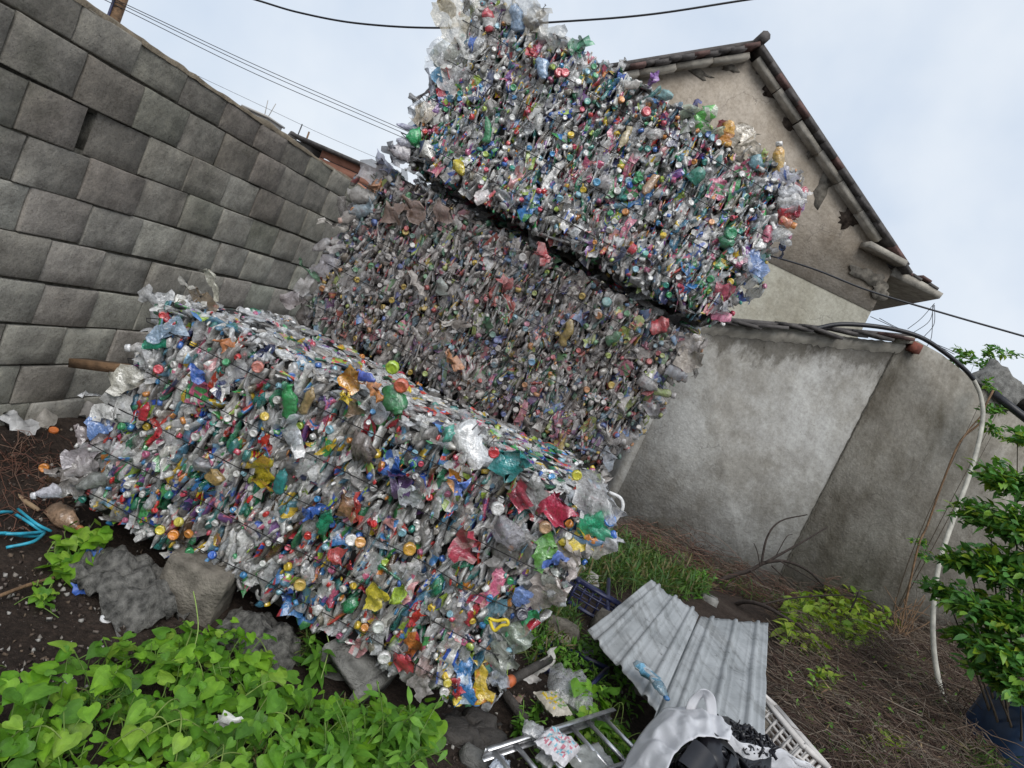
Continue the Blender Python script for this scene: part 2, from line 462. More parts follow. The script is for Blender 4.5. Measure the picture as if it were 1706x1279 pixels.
# ------------------------------------------------------------------ left block wall
def block_mesh(L, seed, H=.192, T=.15):
    r = random.Random(seed)
    mb = MB()
    bx = .005
    # front face at x = 0 (towards +x), chamfered; ny x nz grid for a slightly chipped face
    ys = [-L/2, -L/2+bx, -L/6, L/6, L/2-bx, L/2]
    zs = [-H/2, -H/2+bx, -H/6, H/6, H/2-bx, H/2]
    V = []
    for i, y in enumerate(ys):
        for j, z in enumerate(zs):
            e = (i in (0, 5)) or (j in (0, 5))
            c = (i in (0, 5)) and (j in (0, 5))
            V.append((-(.006*r.random()+.001 if e else 0)-(.005*r.random()**2 if c else 0)+r.uniform(-.003, .003),
                      y+(r.uniform(-.003, .002) if i == 5 else r.uniform(-.002, .003) if i == 0 else 0), z+(r.uniform(-.003, .0015) if j == 5 else r.uniform(-.0015, .0015) if j == 0 else 0)))
    F = grid_faces(6, 6)
    n0 = len(V)
    per = [(i, 0) for i in range(6)]+[(5, j) for j in range(1, 6)]+[(i, 5) for i in range(4, -1, -1)]+[(0, j) for j in range(4, 0, -1)]
    for (i, j) in per: V.append((-T, ys[i], zs[j]))
    k = len(per)
    for q in range(k):
        a, b = per[q], per[(q+1) % k]
        F.append((a[0]*6+a[1], n0+q, n0+(q+1) % k, b[0]*6+b[1]))
    F.append(tuple(n0+q for q in range(k)))
    mb.add(V, F)
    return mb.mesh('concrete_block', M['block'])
wall = empty('block_wall', (-2.45, 3.0, 0), 'long wall of dark grey concrete blocks in courses beside the bales', 'wall')
WX = -2.45
for c_, h_ in (((-.125, .1, .672), (.111, 3.6, .742)), ((-.125, .1, 1.762), (.111, 3.6, .184)), ((-.125, -2.0025, 1.496), (.111, 1.4975, .080)), ((-.125, 1.6325, 1.496), (.111, 2.0675, .080)), ((-.21, -.47, 1.496), (.02, .034, .080))):
    core = MB(); core.box(c_, h_); core.build('mortar_bed', M['mortar'], wall)
JOINTS = [2.66, 2.42, 2.56, 2.62, 2.39, 2.56, 2.61, 2.50, 2.64, 2.45, 2.6]
pool = {}
zrow = 1.985
for k in range(11):
    z1 = 2.0-.2*k
    j0 = JOINTS[k]
    i0 = int((j0-(-.6))/.325)
    y = j0-i0*.325
    jit = [y+.325*i+random.uniform(-.012, .012) for i in range(24)]
    if k == 2: jit[i0+1] = 2.89
    for a, b in zip(jit[:-1], jit[1:]):
        if b > 6.7: break
        L = round((b-a-.007)*200)/200
        if k == 2 and abs(b-2.56) < .05: L -= .06
        key = (round(L, 3), random.randint(0, 2), k == 0)
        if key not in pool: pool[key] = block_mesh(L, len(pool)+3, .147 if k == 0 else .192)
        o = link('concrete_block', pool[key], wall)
        yc = (a+b)/2-(.03 if (k == 2 and abs(b-2.56) < .05) else 0)
        sag = .012*math.sin(yc*1.3+k)
        o.location = (random.uniform(-.006, .010), yc-3.0, z1-(.124 if k == 0 else .1)+sag*.5+random.uniform(-.003, .003))
        o.rotation_euler = (random.uniform(-.012, .012), random.uniform(-.02, .02), random.uniform(-.02, .02))
mb = MB()
ny = 150
V = []
for i in range(ny):
    y = -3.4+i*6.9/(ny-1)
    h = .022+.025*nz(y*1.6, 2.0)+.016*nz(y*7, 4.0)
    h = max(h, .012)
    for (x, z) in ((.005, -.008), (-.002+.006*nz(y*9, 1), h*.55), (-.045, h), (-.11, h*1.02), (-.165, h*.4), (-.17, -.008)):
        V.append((x, y, 1.948+z+.006*nz(y*15, x*40)))
mb.add(V, grid_faces(ny, 6)); mb.build('mortar_capping', M['cap'], wall)

# ------------------------------------------------------------------ shed, boundary wall and gable house
W0 = np.array([.8, 7.58, 0.0]); WD = np.array([1.99, .49, 0.0]); WD /= np.linalg.norm(WD)
WN = np.array([WD[1], -WD[0], 0.0])          # towards the camera
ANG = math.atan2(WD[1], WD[0])
def wp(s, z, off=0.0):                        # point on the shed wall plane
    return W0+WD*s+WN*off+np.array([0, 0, z])
def ws(px, py, off=0.0):
    p = at_plane(px, py, W0+WN*off, WN); return (p-W0) @ WD, p[2]
def prism(mb, poly, off_front, thick, col=None, sub=1):
    """polygon [(s, z)] on the wall plane, extruded back"""
    n = len(poly)
    V = [wp(s, z, off_front) for s, z in poly]+[wp(s, z, off_front-thick) for s, z in poly]
    F = [tuple(range(n)), tuple(range(2*n-1, n-1, -1))]+[(i, n+i, n+(i+1) % n, (i+1) % n) for i in range(n)]
    mb.add(V, F, col)
def relpart(mb, name, mat, parent):
    o = mb.build(name, mat, None)
    o.parent = parent
    o.location = -parent.location
    return o
sL = ws(1030, 820)[0]; sR = ws(1490, 585)[0]
zL = ws(1150, 530)[1]; zTR = ws(1530, 568)[1]
shed = empty('lean_to_shed', wp((sL+sR)/2, -.3), 'low grey rendered lean-to shed with broken slates along its sloping top', 'shed')
mb = MB()
top = []
zt0, zt1 = 2.20, 2.95
nseg = 26
for i in range(nseg+1):
    t = i/nseg
    top.append((sL+(sR-sL)*t, zt0+(zt1-zt0)*t+.02*nz(i*1.7, 8)))
prism(mb, [(sL, -.7), (sR, -.7)]+top[::-1], 0, .22)
relpart(mb, 'front_wall', M['shed'], shed)
mb = MB()
V = [wp(sL, -.7, -.222), wp(sL, -.7, -3), wp(sL, 2.2, -3), wp(sL, 2.16, -.222)]
V += [v+WD*.2 for v in V]
mb.add(V, [(0, 1, 2, 3), (7, 6, 5, 4), (0, 4, 5, 1), (1, 5, 6, 2), (2, 6, 7, 3), (3, 7, 4, 0)])
relpart(mb, 'side_wall', M['shed'], shed)
# corner pilaster strip
mb = MB(); prism(mb, [(sL-.10, -.7), (sL-.004, -.7), (sL-.004, 2.14), (sL-.10, 2.11)], .012, .3); relpart(mb, 'corner_strip', M['shed'], shed)
# roof plane
mb = MB()
prism(mb, [(sL-.1, zt0+.07), (sR+.2, zt1+.19), (sR+.2, zt1+.23), (sL-.1, zt0+.11)], .0, 3.0)
relpart(mb, 'roof_deck', M['slate'], shed)
# broken mortar edge
mb = MB()
V = []
ne = 60
for i in range(ne+1):
    t = i/ne; s = sL-.02+(sR-sL+.08)*t; z = zt0+(zt1-zt0)*t
    a = .035+.03*nz(i*.7, 1.3); b = -.05-.05*abs(nz(i*.5, 4.4))
    for off, dz in ((.004, b), (.03+.03*nz(i*.6, 3), b*.4), (.05+.04*nz(i*.9, 7), .02+a*.4), (.02, .06+a*.4)):
        V.append(wp(s, z+dz, off))
mb.add(V, grid_faces(ne+1, 4)); relpart(mb, 'mortar_edge', M['slab'], shed)
for i in range(8):                            # slates along the verge, each lifted a little differently
    t = (i+.3)/8; s = sL+(sR-sL)*t; ln = random.uniform(.16, .22)
    mb = MB(); a = math.atan2(zt1-zt0, sR-sL)+random.uniform(-.16, .02)-(.12 if i > 3 else 0)
    u = WD*math.cos(a)+np.array([0, 0, math.sin(a)]); n = np.cross(WN, u)
    c = wp(s+ln*.5, zt0+(zt1-zt0)*(t+.06)+.095+random.uniform(-.01, .02), .02+random.uniform(-.01, .03))
    mb.box(c, (ln, .13, .017), np.stack([u, WN, n], 1))
    relpart(mb, 'roof_slate', M['slate'] if i != 7 else M['tile'], shed)
mb = MB(); mb.box(wp(sR+.17, zt1+.07, .02), (.06, .06, .055), np.stack([WD, WN, [0, 0, 1]], 1)); relpart(mb, 'broken_brick', M['brick'], shed)
mb = MB(); mb.box(wp(sR+.02, zt1+.10, .02), (.10, .05, .04), np.stack([WD*.93+np.array([0, 0, .36]), WN, np.cross(WD*.93+np.array([0, 0, .36]), WN)], 1)); relpart(mb, 'edge_block', M['slab'], shed)
# vent hole at the base: flat dark patch on the wall, inner shade painted
hs, hz_ = ws(1159, 925)
mb = MB()
V = []
for i in range(9):
    th = 2*math.pi*i/9; q = (1+.25*nz(i*3.1, 2))
    V.append(wp(hs+.10*q*math.copysign(abs(math.cos(th))**.6, math.cos(th)), hz_+.095*q*math.copysign(abs(math.sin(th))**.6, math.sin(th)), .006))
V += [v*1.0-WN*.002 for v in V]
mb.add(V, [tuple(range(9))]+[(i, 9+i, 9+(i+1) % 9, (i+1) % 9) for i in range(9)])
relpart(mb, 'painted_vent_hole', M['dark'], shed)

# boundary wall to the right of the seam
bw = empty('boundary_wall', wp(3.3, -.4), 'brown stained rendered wall right of the shed, dropping to the right', 'wall')
mb = MB()
tops = [(sR+.012, zt1-.01)]
for px, py in ((1530, 568), (1570, 590), (1610, 622), (1660, 662), (1706, 690)):
    s, z = ws(px, py); tops.append((s, z))
for i in range(1, 14): tops.append((tops[-1][0]+.35, 2.86+.06*nz(i*1.3, 6)))
tops = [(s, z+.012*nz(s*9, 3)) for s, z in tops]
prism(mb, [(sR+.012, -.8), (tops[-1][0], -.8)]+tops[::-1], -.012, .24)
relpart(mb, 'wall_face', M['boundary'], bw)
# ragged raised seam between the two renders
mb = MB(); V = []
for i in range(70):
    z = -.5+i*(zt1+.45)/69; q = .012+.012*nz(i*.8, 2); d = .008*nz(i*.5, 9)
    for ds, off in ((-q, .001), (-q*.4, .014), (q*.5, .010), (q, -.011)):
        V.append(wp(sR+.004+d+ds, z, off))
mb.add(V, grid_faces(70, 4)); relpart(mb, 'render_seam', M['mortar'], bw)

# gable house behind
HO = -2.1                                     # offset of its gable plane behind the shed wall
def hs_(px, py): return ws(px, py, HO)
AP = hs_(1262, 70); LE = hs_(1040, 106); RE = hs_(1507, 438)
slope = (AP[1]-RE[1])/(RE[0]-AP[0]); slopeL = (AP[1]-LE[1])/(AP[0]-LE[0])
house = empty('gable_house', wp(AP[0], 0, HO), 'old tan rendered gable house with broken verge behind the shed', 'house')
HR = hs_(1474, 474)[0]                        # right corner of the gable wall
HL = AP[0]-(HR-AP[0])*.72
def roofz(s, drop=0.0):
    return AP[1]-drop-(slope*(s-AP[0]) if s > AP[0] else slopeL*(AP[0]-s))
BZ = hs_(1350, 470)[1]                        # height of the band where the render changes colour
mb = MB(); prism(mb, [(HL, BZ+.004), (HR, BZ+.004), (HR, roofz(HR, .25)), (AP[0], AP[1]-.25), (HL, roofz(HL, .25))], HO+.012, .25); relpart(mb, 'gable_wall', M['house'], house)
mb = MB(); prism(mb, [(HL, -.4), (HR, -.4), (HR, BZ), (HL, BZ)], HO, .25); relpart(mb, 'lower_wall', M['houselow'], house)
mb = MB()
_k = np.array([0, 7.0, 0])
V = [wp(HR, -.4, HO-.252), wp(HR, -.4, HO-.252)+_k, wp(HR, roofz(HR, .3), HO-.252)+_k, wp(HR, roofz(HR, .3), HO-.252)]
V += [v-WD*.22 for v in V]
mb.add(V, [(0, 1, 2, 3), (7, 6, 5, 4), (0, 4, 5, 1), (1, 5, 6, 2), (2, 6, 7, 3), (3, 7, 4, 0)]); relpart(mb, 'side_wall', M['houselow'], house)
# verge slabs under the roof edge, tiles above
def along(s0, s1, drop0, thick, proj, mat, name, jit=0.0, back=.0):
    mb = MB(); P = []
    for s in (s0, s1): P.append((s, roofz(s, drop0)))
    d = np.array([P[1][0]-P[0][0], P[1][1]-P[0][1]]); d /= np.linalg.norm(d)
    nrm = np.array([-d[1], d[0]]); nrm = nrm if nrm[1] > 0 else -nrm
    j = random.uniform(-jit, jit)
    poly = [P[0], P[1], tuple(np.array(P[1])+nrm*thick), tuple(np.array(P[0])+nrm*thick)]
    poly = [(a, b+j) for a, b in poly]
    prism(mb, poly if d[0] > 0 else poly[::-1], HO+proj, proj+back)
    relpart(mb, name, mat, house)
NS = 6
SRe = RE[0]-.12
for i in range(NS):
    a = AP[0]+.04+(SRe-AP[0]-.5)*i/NS; b = AP[0]+.04+(SRe-AP[0]-.5)*(i+1)/NS-.012
    along(a, b, .27, .075, .16+.02*random.random(), M['slab'], 'verge_slab', .012, .3)
    a = AP[0]-.04-(AP[0]-HL+.2)*(i+1)/NS+.012; b = AP[0]-.04-(AP[0]-HL+.2)*i/NS
    along(a, b, .27, .075, .16+.02*random.random(), M['slab'], 'verge_slab', .012, .3)
NTL = 17
for i in range(NTL):
    for sd in (1, -1):
        e = (RE[0]-AP[0]) if sd > 0 else (AP[0]-HL+.1)
        a = AP[0]+sd*e*i/NTL; b = AP[0]+sd*e*(i+1)/NTL+sd*.03
        along(min(a, b), max(a, b), 0.145+.012*(i % 2), .05, .20+.05*random.random(), M['slate'] if random.random() < .7 else M['tile'], 'roof_tile', .010, .35)
for sd in (1, -1):
    e = RE[0] if sd > 0 else HL-.1
    along(min(AP[0], e), max(AP[0], e), .055, .05, .10, M['slate'], 'roof_plane', 0, 7)
mb = MB(); mb.tube([wp(AP[0], AP[1]-.02, HO+.26), wp(AP[0], AP[1]-.03, HO-.6), wp(AP[0], AP[1]-.03, HO-7)], .075, 8); relpart(mb, 'ridge_cap', M['slate'], house)
# corbel plank near the eave
mb = MB()
p0 = hs_(1432, 408); p1 = hs_(1492, 440)
d = np.array([p1[0]-p0[0], p1[1]-p0[1]]); L = np.linalg.norm(d); d /= L
u = WD*d[0]+np.array([0, 0, d[1]])
mb.box(wp((p0[0]+p1[0])/2, (p0[1]+p1[1])/2, HO+.12), (L/2, .13, .04), np.stack([u, WN, np.cross(u, WN)], 1)); relpart(mb, 'corbel_slab', M['slab'], house)
# eave slab jutting to the right of the side wall
q0 = hs_(1474, 474); q1 = hs_(1566, 491)
mb = MB(); zc = q1[1]
_poly = [(HR+.003, zc-.07), (q1[0], zc-.06), (q1[0]+.02, zc+.03), (q1[0]-.3, zc+.05), (HR+.003, zc+.06)]
_n = len(_poly)
V = [wp(a, b, HO+.03) for a, b in _poly]+[wp(a, b, HO+.03)+np.array([.0, 6.0, 0]) for a, b in _poly]
mb.add(V, [tuple(range(_n)), tuple(range(2*_n-1, _n-1, -1))]+[(i, _n+i, _n+(i+1) % _n, (i+1) % _n) for i in range(_n)]); relpart(mb, 'eave_slab', M['slab'], house)
for i in range(5):
    mb = MB(); s = HR+.08+i*(q1[0]-HR-.1)/5
    mb.box(wp(s, q1[1]+.085-.006*i+(.04 if i == 3 else 0), HO-.05), (.08, .09, .018), np.stack([WD*.995-np.array([0, 0, .1]), WN, np.cross(WD*.995-np.array([0, 0, .1]), WN)], 1)); relpart(mb, 'broken_tile', M['tile'] if i % 2 else M['slate'], house)
# fallen render: exposed brickwork patches, irregular and proud/recessed
def patch(cx, cz, w, h, mat, name, seed, off):
    mb = MB(); n = 22; V = []
    for i in range(n):
        th = 2*math.pi*i/n; q = 1+.6*nz(math.cos(th)*1.6+seed, math.sin(th)*1.6, seed)+random.uniform(-.22, .22)
        V.append((cx+w*q*math.cos(th), cz+h*q*math.sin(th)))
    prism(mb, V, off, .01); relpart(mb, name, mat, house)
for (px, py, w_, h_, sd) in ((1283, 152, .11, .09, 1), (1315, 207, .13, .08, 2), (1375, 305, .12, .30, 3), (1352, 250, .06, .10, 4), (1412, 365, .15, .12, 5), (1160, 120, .22, .05, 6), (1215, 112, .14, .06, 9), (1270, 110, .09, .13, 7), (1340, 230, .05, .06, 8)):
    s, z = hs_(px, py)
    patch(s, z, w_, h_, M['exposed'] if sd in (1, 2, 5, 8) else M['stone'], 'fallen_render_patch', sd, HO+.0145+.001*sd)
for (px, py, w_, h_, sd) in ((1447, 462, .28, .10, 11), (1462, 485, .14, .12, 12)):
    s, z = hs_(px, py); patch(s, z, w_, h_, M['stone'], 'broken_corner', sd, HO+.02+.002*sd)
s, z = hs_(1418, 492); patch(s, z, .03, .03, M['dark'], 'painted_wall_hole', 3.3, HO+.004)  # small hole drawn as a flat dark patch, its shade put into the colour

# far brick building, pole and cables
bb = empty('brick_building', (-10.5, 20, 0), 'distant orange brick building with dark roof edge seen over the block wall', 'building')
def px_box(name, pts, y, depth, mat, parent, base=None):
    """upright slab whose front outline is seen at these pixels at distance y"""
    P = [at_y(px, py, y) for px, py in pts]
    n = len(P); V = P+[p+np.array([0, depth, 0]) for p in P]
    mb = MB(); mb.add(V, [tuple(range(n)), tuple(range(2*n-1, n-1, -1))]+[(i, n+i, n+(i+1) % n, (i+1) % n) for i in range(n)])
    return relpart(mb, name, mat, parent)
p0 = at_y(520, 243, 20); p1 = at_y(640, 300, 20)
zt = p0[2]; xL, xR = p0[0], p1[0]+3
mb = MB(); mb.box(((xL+xR)/2, 22, zt/2-.2), ((xR-xL)/2, 2, zt/2-.2+.1)); relpart(mb, 'wall', M['dome'], bb)
for i in range(7):
    mb = MB(); mb.box(((xL+.4+xR)/2, 19.985, zt-.10-.24*i), ((xR-xL-.4)/2, .03, .105)); relpart(mb, 'brick_course', M['farbrick'], bb)
mb = MB(); mb.box(((xL+xR)/2-.2, 21.8, zt+.06), ((xR-xL)/2+.4, 2.2, .05)); relpart(mb, 'roof', M['slate'], bb)
q = at_y(505, 238, 20); mb = MB(); mb.box((q[0]-.5, 20.5, q[2]-1.0), (.8, .5, 1.0)); relpart(mb, 'parapet', M['dome'], bb)
q = at_y(488, 222, 20); q2 = at_y(489, 198, 20); mb = MB(); mb.tube([(q[0], 20.3, q[2]-.4), (q[0], 20.3, q2[2])], .02, 5); relpart(mb, 'antenna', M['hose'], bb)
q = at_y(504, 228, 20); q2 = at_y(508, 214, 20); mb = MB(); mb.tube([(q[0], 20.3, q[2]-.5), (q2[0], 20.3, q2[2])], .03, 5); relpart(mb, 'antenna', M['wood'], bb)
q = at_y(484, 224, 20); mb = MB(); mb.tube([(q[0], 20.1, q[2]-.12), (q[0], 20.15, q[2]+.1)], [.16, .12], 9); relpart(mb, 'satellite_dish', M['slate'], bb)
cb = at_y(428, 182, 26)
fb = empty('roof_hut', (cb[0], 26, 0), 'pale distant rooftop hut with an aerial just over the block wall', 'building')
mb = MB(); mb.box((cb[0], 26.6, cb[2]/2-.3), (.6, .6, cb[2]/2+.15)); relpart(mb, 'wall', M['dome'], fb)
mb = MB(); mb.box((cb[0], 26.6, cb[2]-.11), (.66, .7, .04)); relpart(mb, 'roof', M['dome'], fb)
for dx in (.3, .45):
    mb = MB(); mb.tube([(cb[0]+dx, 26.2, cb[2]-.15), (cb[0]+dx+.12*(1 if dx > .4 else -1), 26.2, cb[2]+.55)], .02, 4); relpart(mb, 'aerial', M['dome'], fb)
pp = at_y(200, 4, 12)
pole = empty('utility_pole', (pp[0], 12, 0), 'brown utility pole rising behind the block wall at the upper left', 'pole')
mb = MB(); mb.tube([(0, 0, -.3), (0, 0, 3), (0, 0, 7.2)], [.13, .12, .10], 10); mb.build('shaft', M['wood'], pole)
mb = MB(); mb.box((0, -.14, pp[2]+.6), (.55, .04, .05)); mb.build('crossarm', M['slate'], pole)
mb = MB(); mb.tube([(.0, -.15, -.2), (.0, -.15, 6)], .025, 6); mb.build('conduit', M['navy'], pole)
def cable(pxs, y0, y1, rad, name, label, group=None, cat='cable', mat='hose', ext=True):
    n = len(pxs)
    P = [at_y(px, py, y0+(y1-y0)*i/(n-1)) for i, (px, py) in enumerate(pxs)]
    if ext:
        P = [P[0]+(P[0]-P[1])*1.2]+P+[P[-1]+(P[-1]-P[-2])*1.2]
    mb = MB(); mb.tube(catmull(P, 10), rad, 5)
    o = mb.build(name, M[mat]); tag(o, label, cat, group); return o
cable([(428, 0), (500, 21), (600, 39), (740, 46), (930, 36), (1080, 24), (1240, 0)], 7, 7, .011, 'overhead_cable', 'thick black overhead cable sagging behind the top bale')
for i, (a, b, c) in enumerate((((212, 8), (430, 110), (668, 214)), ((212, 12), (430, 116), (664, 218)), ((208, 16), (428, 124), (655, 222)))):
    cable([a, b, c], 12, 16, .008, 'power_wire', ('uppermost', 'middle', 'lowest')[i]+' of the three thin parallel wires above the block wall', 'thin parallel power wires')
cable([(440, 178), (540, 225), (640, 268)], 20, 22, .006, 'faint_wire', 'single faint wire above the distant brick building')
cable([(1235, 412), (1350, 446), (1450, 485), (1580, 524), (1706, 560)], 7.6, 7.0, .010, 'slack_wire', 'single black wire crossing the tan gable and the right sky')
hw = empty('loose_eave_wires', at_y(1560, 500, 9.6), 'tangle of hair-thin wires dangling from the jutting eave slab', 'wires')
for k, pts in enumerate(([(1557, 505), (1535, 530), (1512, 548)], [(1556, 507), (1548, 535), (1520, 555)], [(1557, 508), (1556, 540), (1540, 560)], [(1554, 508), (1552, 560), (1542, 580)], [(1450, 527), (1490, 545), (1560, 575), (1590, 590)], [(1465, 530), (1500, 548), (1600, 590)])):
    mb = MB(); mb.tube(catmull([at_y(px, py, 9.5-.2*k) for px, py in pts], 6), .004, 4); relpart(mb, 'wire', M['hose'], hw)

# ------------------------------------------------------------------ bales of crushed bottles
CLEAR = [(.60, .605, .61, .46), (.46, .46, .455, .5), (.78, .78, .78, .5), (.36, .345, .33, .65), (.60, .63, .66, .5), (.54, .50, .45, .6), (.22, .205, .19, .65), (.86, .86, .85, .66), (.74, .73, .70, .85)]
TINTED = [(.02, .20, .08, .75), (.03, .28, .14, .7), (.20, .46, .60, .5), (.10, .30, .46, .6), (.13, .07, .03, .75), (.05, .28, .26, .7), (.62, .62, .60, .92), (.70, .68, .62, .95), (.30, .27, .20, .8)]
LABEL = [(.50, .02, .04), (.60, .05, .03), (.03, .10, .48), (.04, .22, .55), (.70, .48, .03), (.66, .22, .02), (.05, .32, .08), (.22, .08, .30), (.60, .12, .22), (.74, .73, .70), (.72, .70, .66), (.03, .04, .12), (.25, .45, .62), (.35, .50, .05), (.65, .30, .30)]
CAPC = [(.76, .75, .72), (.62, .03, .03), (.72, .71, .68), (.03, .14, .50), (.66, .65, .62), (.04, .34, .12), (.72, .72, .70), (.72, .50, .03), (.70, .68, .64), (.60, .05, .10), (.74, .74, .73), (.05, .28, .58), (.58, .57, .55), (.68, .26, .04), (.03, .28, .22), (.70, .70, .67), (.38, .52, .06), (.52, .12, .24), (.72, .71, .69), (.25, .48, .58)]

def noise3(P, seed, f):
    """cheap vector noise from sums of sines"""
    r = np.random.default_rng(seed)
    out = np.zeros_like(P)
    for k in range(4):
        K = r.normal(0, f*(1+.6*k), (3, 3)); ph = r.uniform(0, 6.28, 3)
        out += np.sin(P @ K+ph)/(1+.5*k)
    return out/2
def bottle_arrays(seed, body, label=None, label2=None, cap=None, rad=.033, ln=.215, crumple=1.0, segs=8, neck=True):
    r = np.random.default_rng(seed)
    if neck:
        prof = [(0, .62), (.02, .92), (.10, 1), (.19, .90), (.28, 1), (.40, .94), (.52, 1), (.62, .98), (.72, .86), (.80, .55), (.86, .38), (.90, .36)]
    else:
        prof = [(0, .75), (.03, .97), (.14, 1), (.28, .95), (.42, 1), (.56, .96), (.70, 1), (.84, .93), (.97, .97), (1.0, .75)]
    V, F, C = [], [], []
    for t, q in prof:
        for j in range(segs):
            a = 2*math.pi*j/segs
            V.append((rad*q*math.cos(a), rad*q*math.sin(a), t*ln))
    V = np.array(V)
    amp = rad*.55*crumple
    V += noise3(V, seed, 38)*amp*np.array([1, 1, .5])+noise3(V, seed+99, 95)*amp*.4
    bend = r.normal(0, 1.6*crumple); tt = V[:, 2]/ln
    V[:, 0] += bend*rad*.6*tt*tt
    k = len(prof)
    lab0, lab1 = (3, 6) if r.random() < .6 else (2, 7)
    for i in range(k-1):
        for j in range(segs):
            F.append((i*segs+j, i*segs+(j+1) % segs, (i+1)*segs+(j+1) % segs, (i+1)*segs+j))
            c = body
            if label is not None and lab0 <= i < lab1:
                c = label+(.96,)
                if label2 is not None and r.random() < .33: c = label2+(.96,)
            q = r.uniform(.7, 1.2)
            C.append((c[0]*q, c[1]*q, c[2]*q, c[3]))
    F.append(tuple(range(segs-1, -1, -1))); C.append(body)
    F.append(tuple((k-1)*segs+j for j in range(segs))); C.append(body)
    if cap is not None and neck:
        n0 = len(V); cs = 8; cv = []
        ctr = V[(k-1)*segs:(k)*segs].mean(0)
        for z, q in ((-.006, 1), (.010, 1), (.013, .8)):
            for j in range(cs):
                a = 2*math.pi*j/cs; cv.append(ctr+np.array([.0145*q*math.cos(a), .0145*q*math.sin(a), z]))
        V = np.vstack([V, cv])
        for i in range(2):
            for j in range(cs):
                F.append((n0+i*cs+j, n0+i*cs+(j+1) % cs, n0+(i+1)*cs+(j+1) % cs, n0+(i+1)*cs+j)); C.append(cap+(1,))
        F.append(tuple(n0+2*cs+j for j in range(cs))); C.append(cap+(1,))
        F.append(tuple(n0+j for j in range(cs-1, -1, -1))); C.append(cap+(1,))
    V = V-np.array([0, 0, ln*.5])
    return V, F, np.array(C)
def cap_arrays(col, seed, r0=.0155, h=.016):
    cs = 9; V, F = [], []
    for z, q in ((0, 1.0), (h*.85, 1), (h, .82), (h*.93, .70)):
        for j in range(cs):
            a = 2*math.pi*j/cs; V.append((r0*q*math.cos(a), r0*q*math.sin(a), z))
    for i in range(3):
        for j in range(cs): F.append((i*cs+j, i*cs+(j+1) % cs, (i+1)*cs+(j+1) % cs, (i+1)*cs+j))
    F.append(tuple(3*cs+j for j in range(cs))); F.append(tuple(range(cs-1, -1, -1)))
    C = np.repeat(np.array([col+(1,)]), len(F), 0)
    C[-2, :3] = np.minimum(1, C[-2, :3]*1.15)
    return np.array(V), F, C
def film_arrays(col, alpha, seed, wd=.06, ln=.14, crumple=1.0, stripe=None):
    r = np.random.default_rng(seed); nu, nv = 5, 8
    V = np.array([((i/(nu-1)-.5)*wd*(1-.4*abs(j/(nv-1)-.5)), 0, (j/(nv-1)-.5)*ln) for i in range(nu) for j in range(nv)])
    V += noise3(V, seed, 45)*.016*crumple+noise3(V, seed+7, 110)*.008*crumple
    F = grid_faces(nu, nv); C = []
    for f in F:
        q = r.uniform(.8, 1.15); c = col
        if stripe is not None and r.random() < .3: c = stripe
        C.append((c[0]*q, c[1]*q, c[2]*q, alpha))
    return V, F, np.array(C)
def pack(A):
    V, F, C = A
    return (V, np.concatenate([np.asarray(f, np.int64) for f in F]), [len(f) for f in F], C)

PALE_FILM, PLAIN, COLOURED = [], [], []
POOL = {'bottle': [], 'cap': [], 'film': []}
_r = np.random.default_rng(11)
def pick(L): return L[int(_r.integers(len(L)))]
for k in range(190):
    body = pick(CLEAR) if _r.random() < .78 else pick(TINTED)
    lab = pick(LABEL) if _r.random() < .40 else None
    lab2 = pick(LABEL) if lab is not None else None
    cap = pick(CAPC) if _r.random() < .7 else None
    big = _r.random() < .14
    (PLAIN if lab is None and body in CLEAR else COLOURED).append(k)
    POOL['bottle'].append(pack(bottle_arrays(100+k, body, lab, lab2, cap, rad=(.043 if big else _r.uniform(.027, .034)), ln=(.27 if big else _r.uniform(.15, .22)), crumple=_r.uniform(.55, 1.15), neck=_r.random() < .85)))
for k in range(40):
    POOL['cap'].append(pack(cap_arrays(CAPC[k % len(CAPC)], k, _r.uniform(.011, .0155))))
for k in range(60):
    if _r.random() < .5: c, a, s = pick([(.78, .79, .80), (.48, .48, .47), (.84, .83, .81), (.36, .34, .32), (.70, .70, .70)]), _r.uniform(.4, .75), None
    else: c, a, s = pick(LABEL), .95, pick(LABEL)
    POOL['film'].append(pack(film_arrays(c, a, 500+k, _r.uniform(.03, .07), _r.uniform(.08, .17), _r.uniform(.8, 1.4), s)))
    if s is None and c[0] > .45: PALE_FILM.append(k)
POOLMESH = {}
def pool_mesh(kind, i, mat):
    key = (kind, i, mat.name)
    if key not in POOLMESH:
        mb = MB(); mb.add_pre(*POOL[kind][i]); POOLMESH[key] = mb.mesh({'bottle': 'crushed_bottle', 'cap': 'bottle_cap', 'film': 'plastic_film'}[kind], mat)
    return POOLMESH[key]

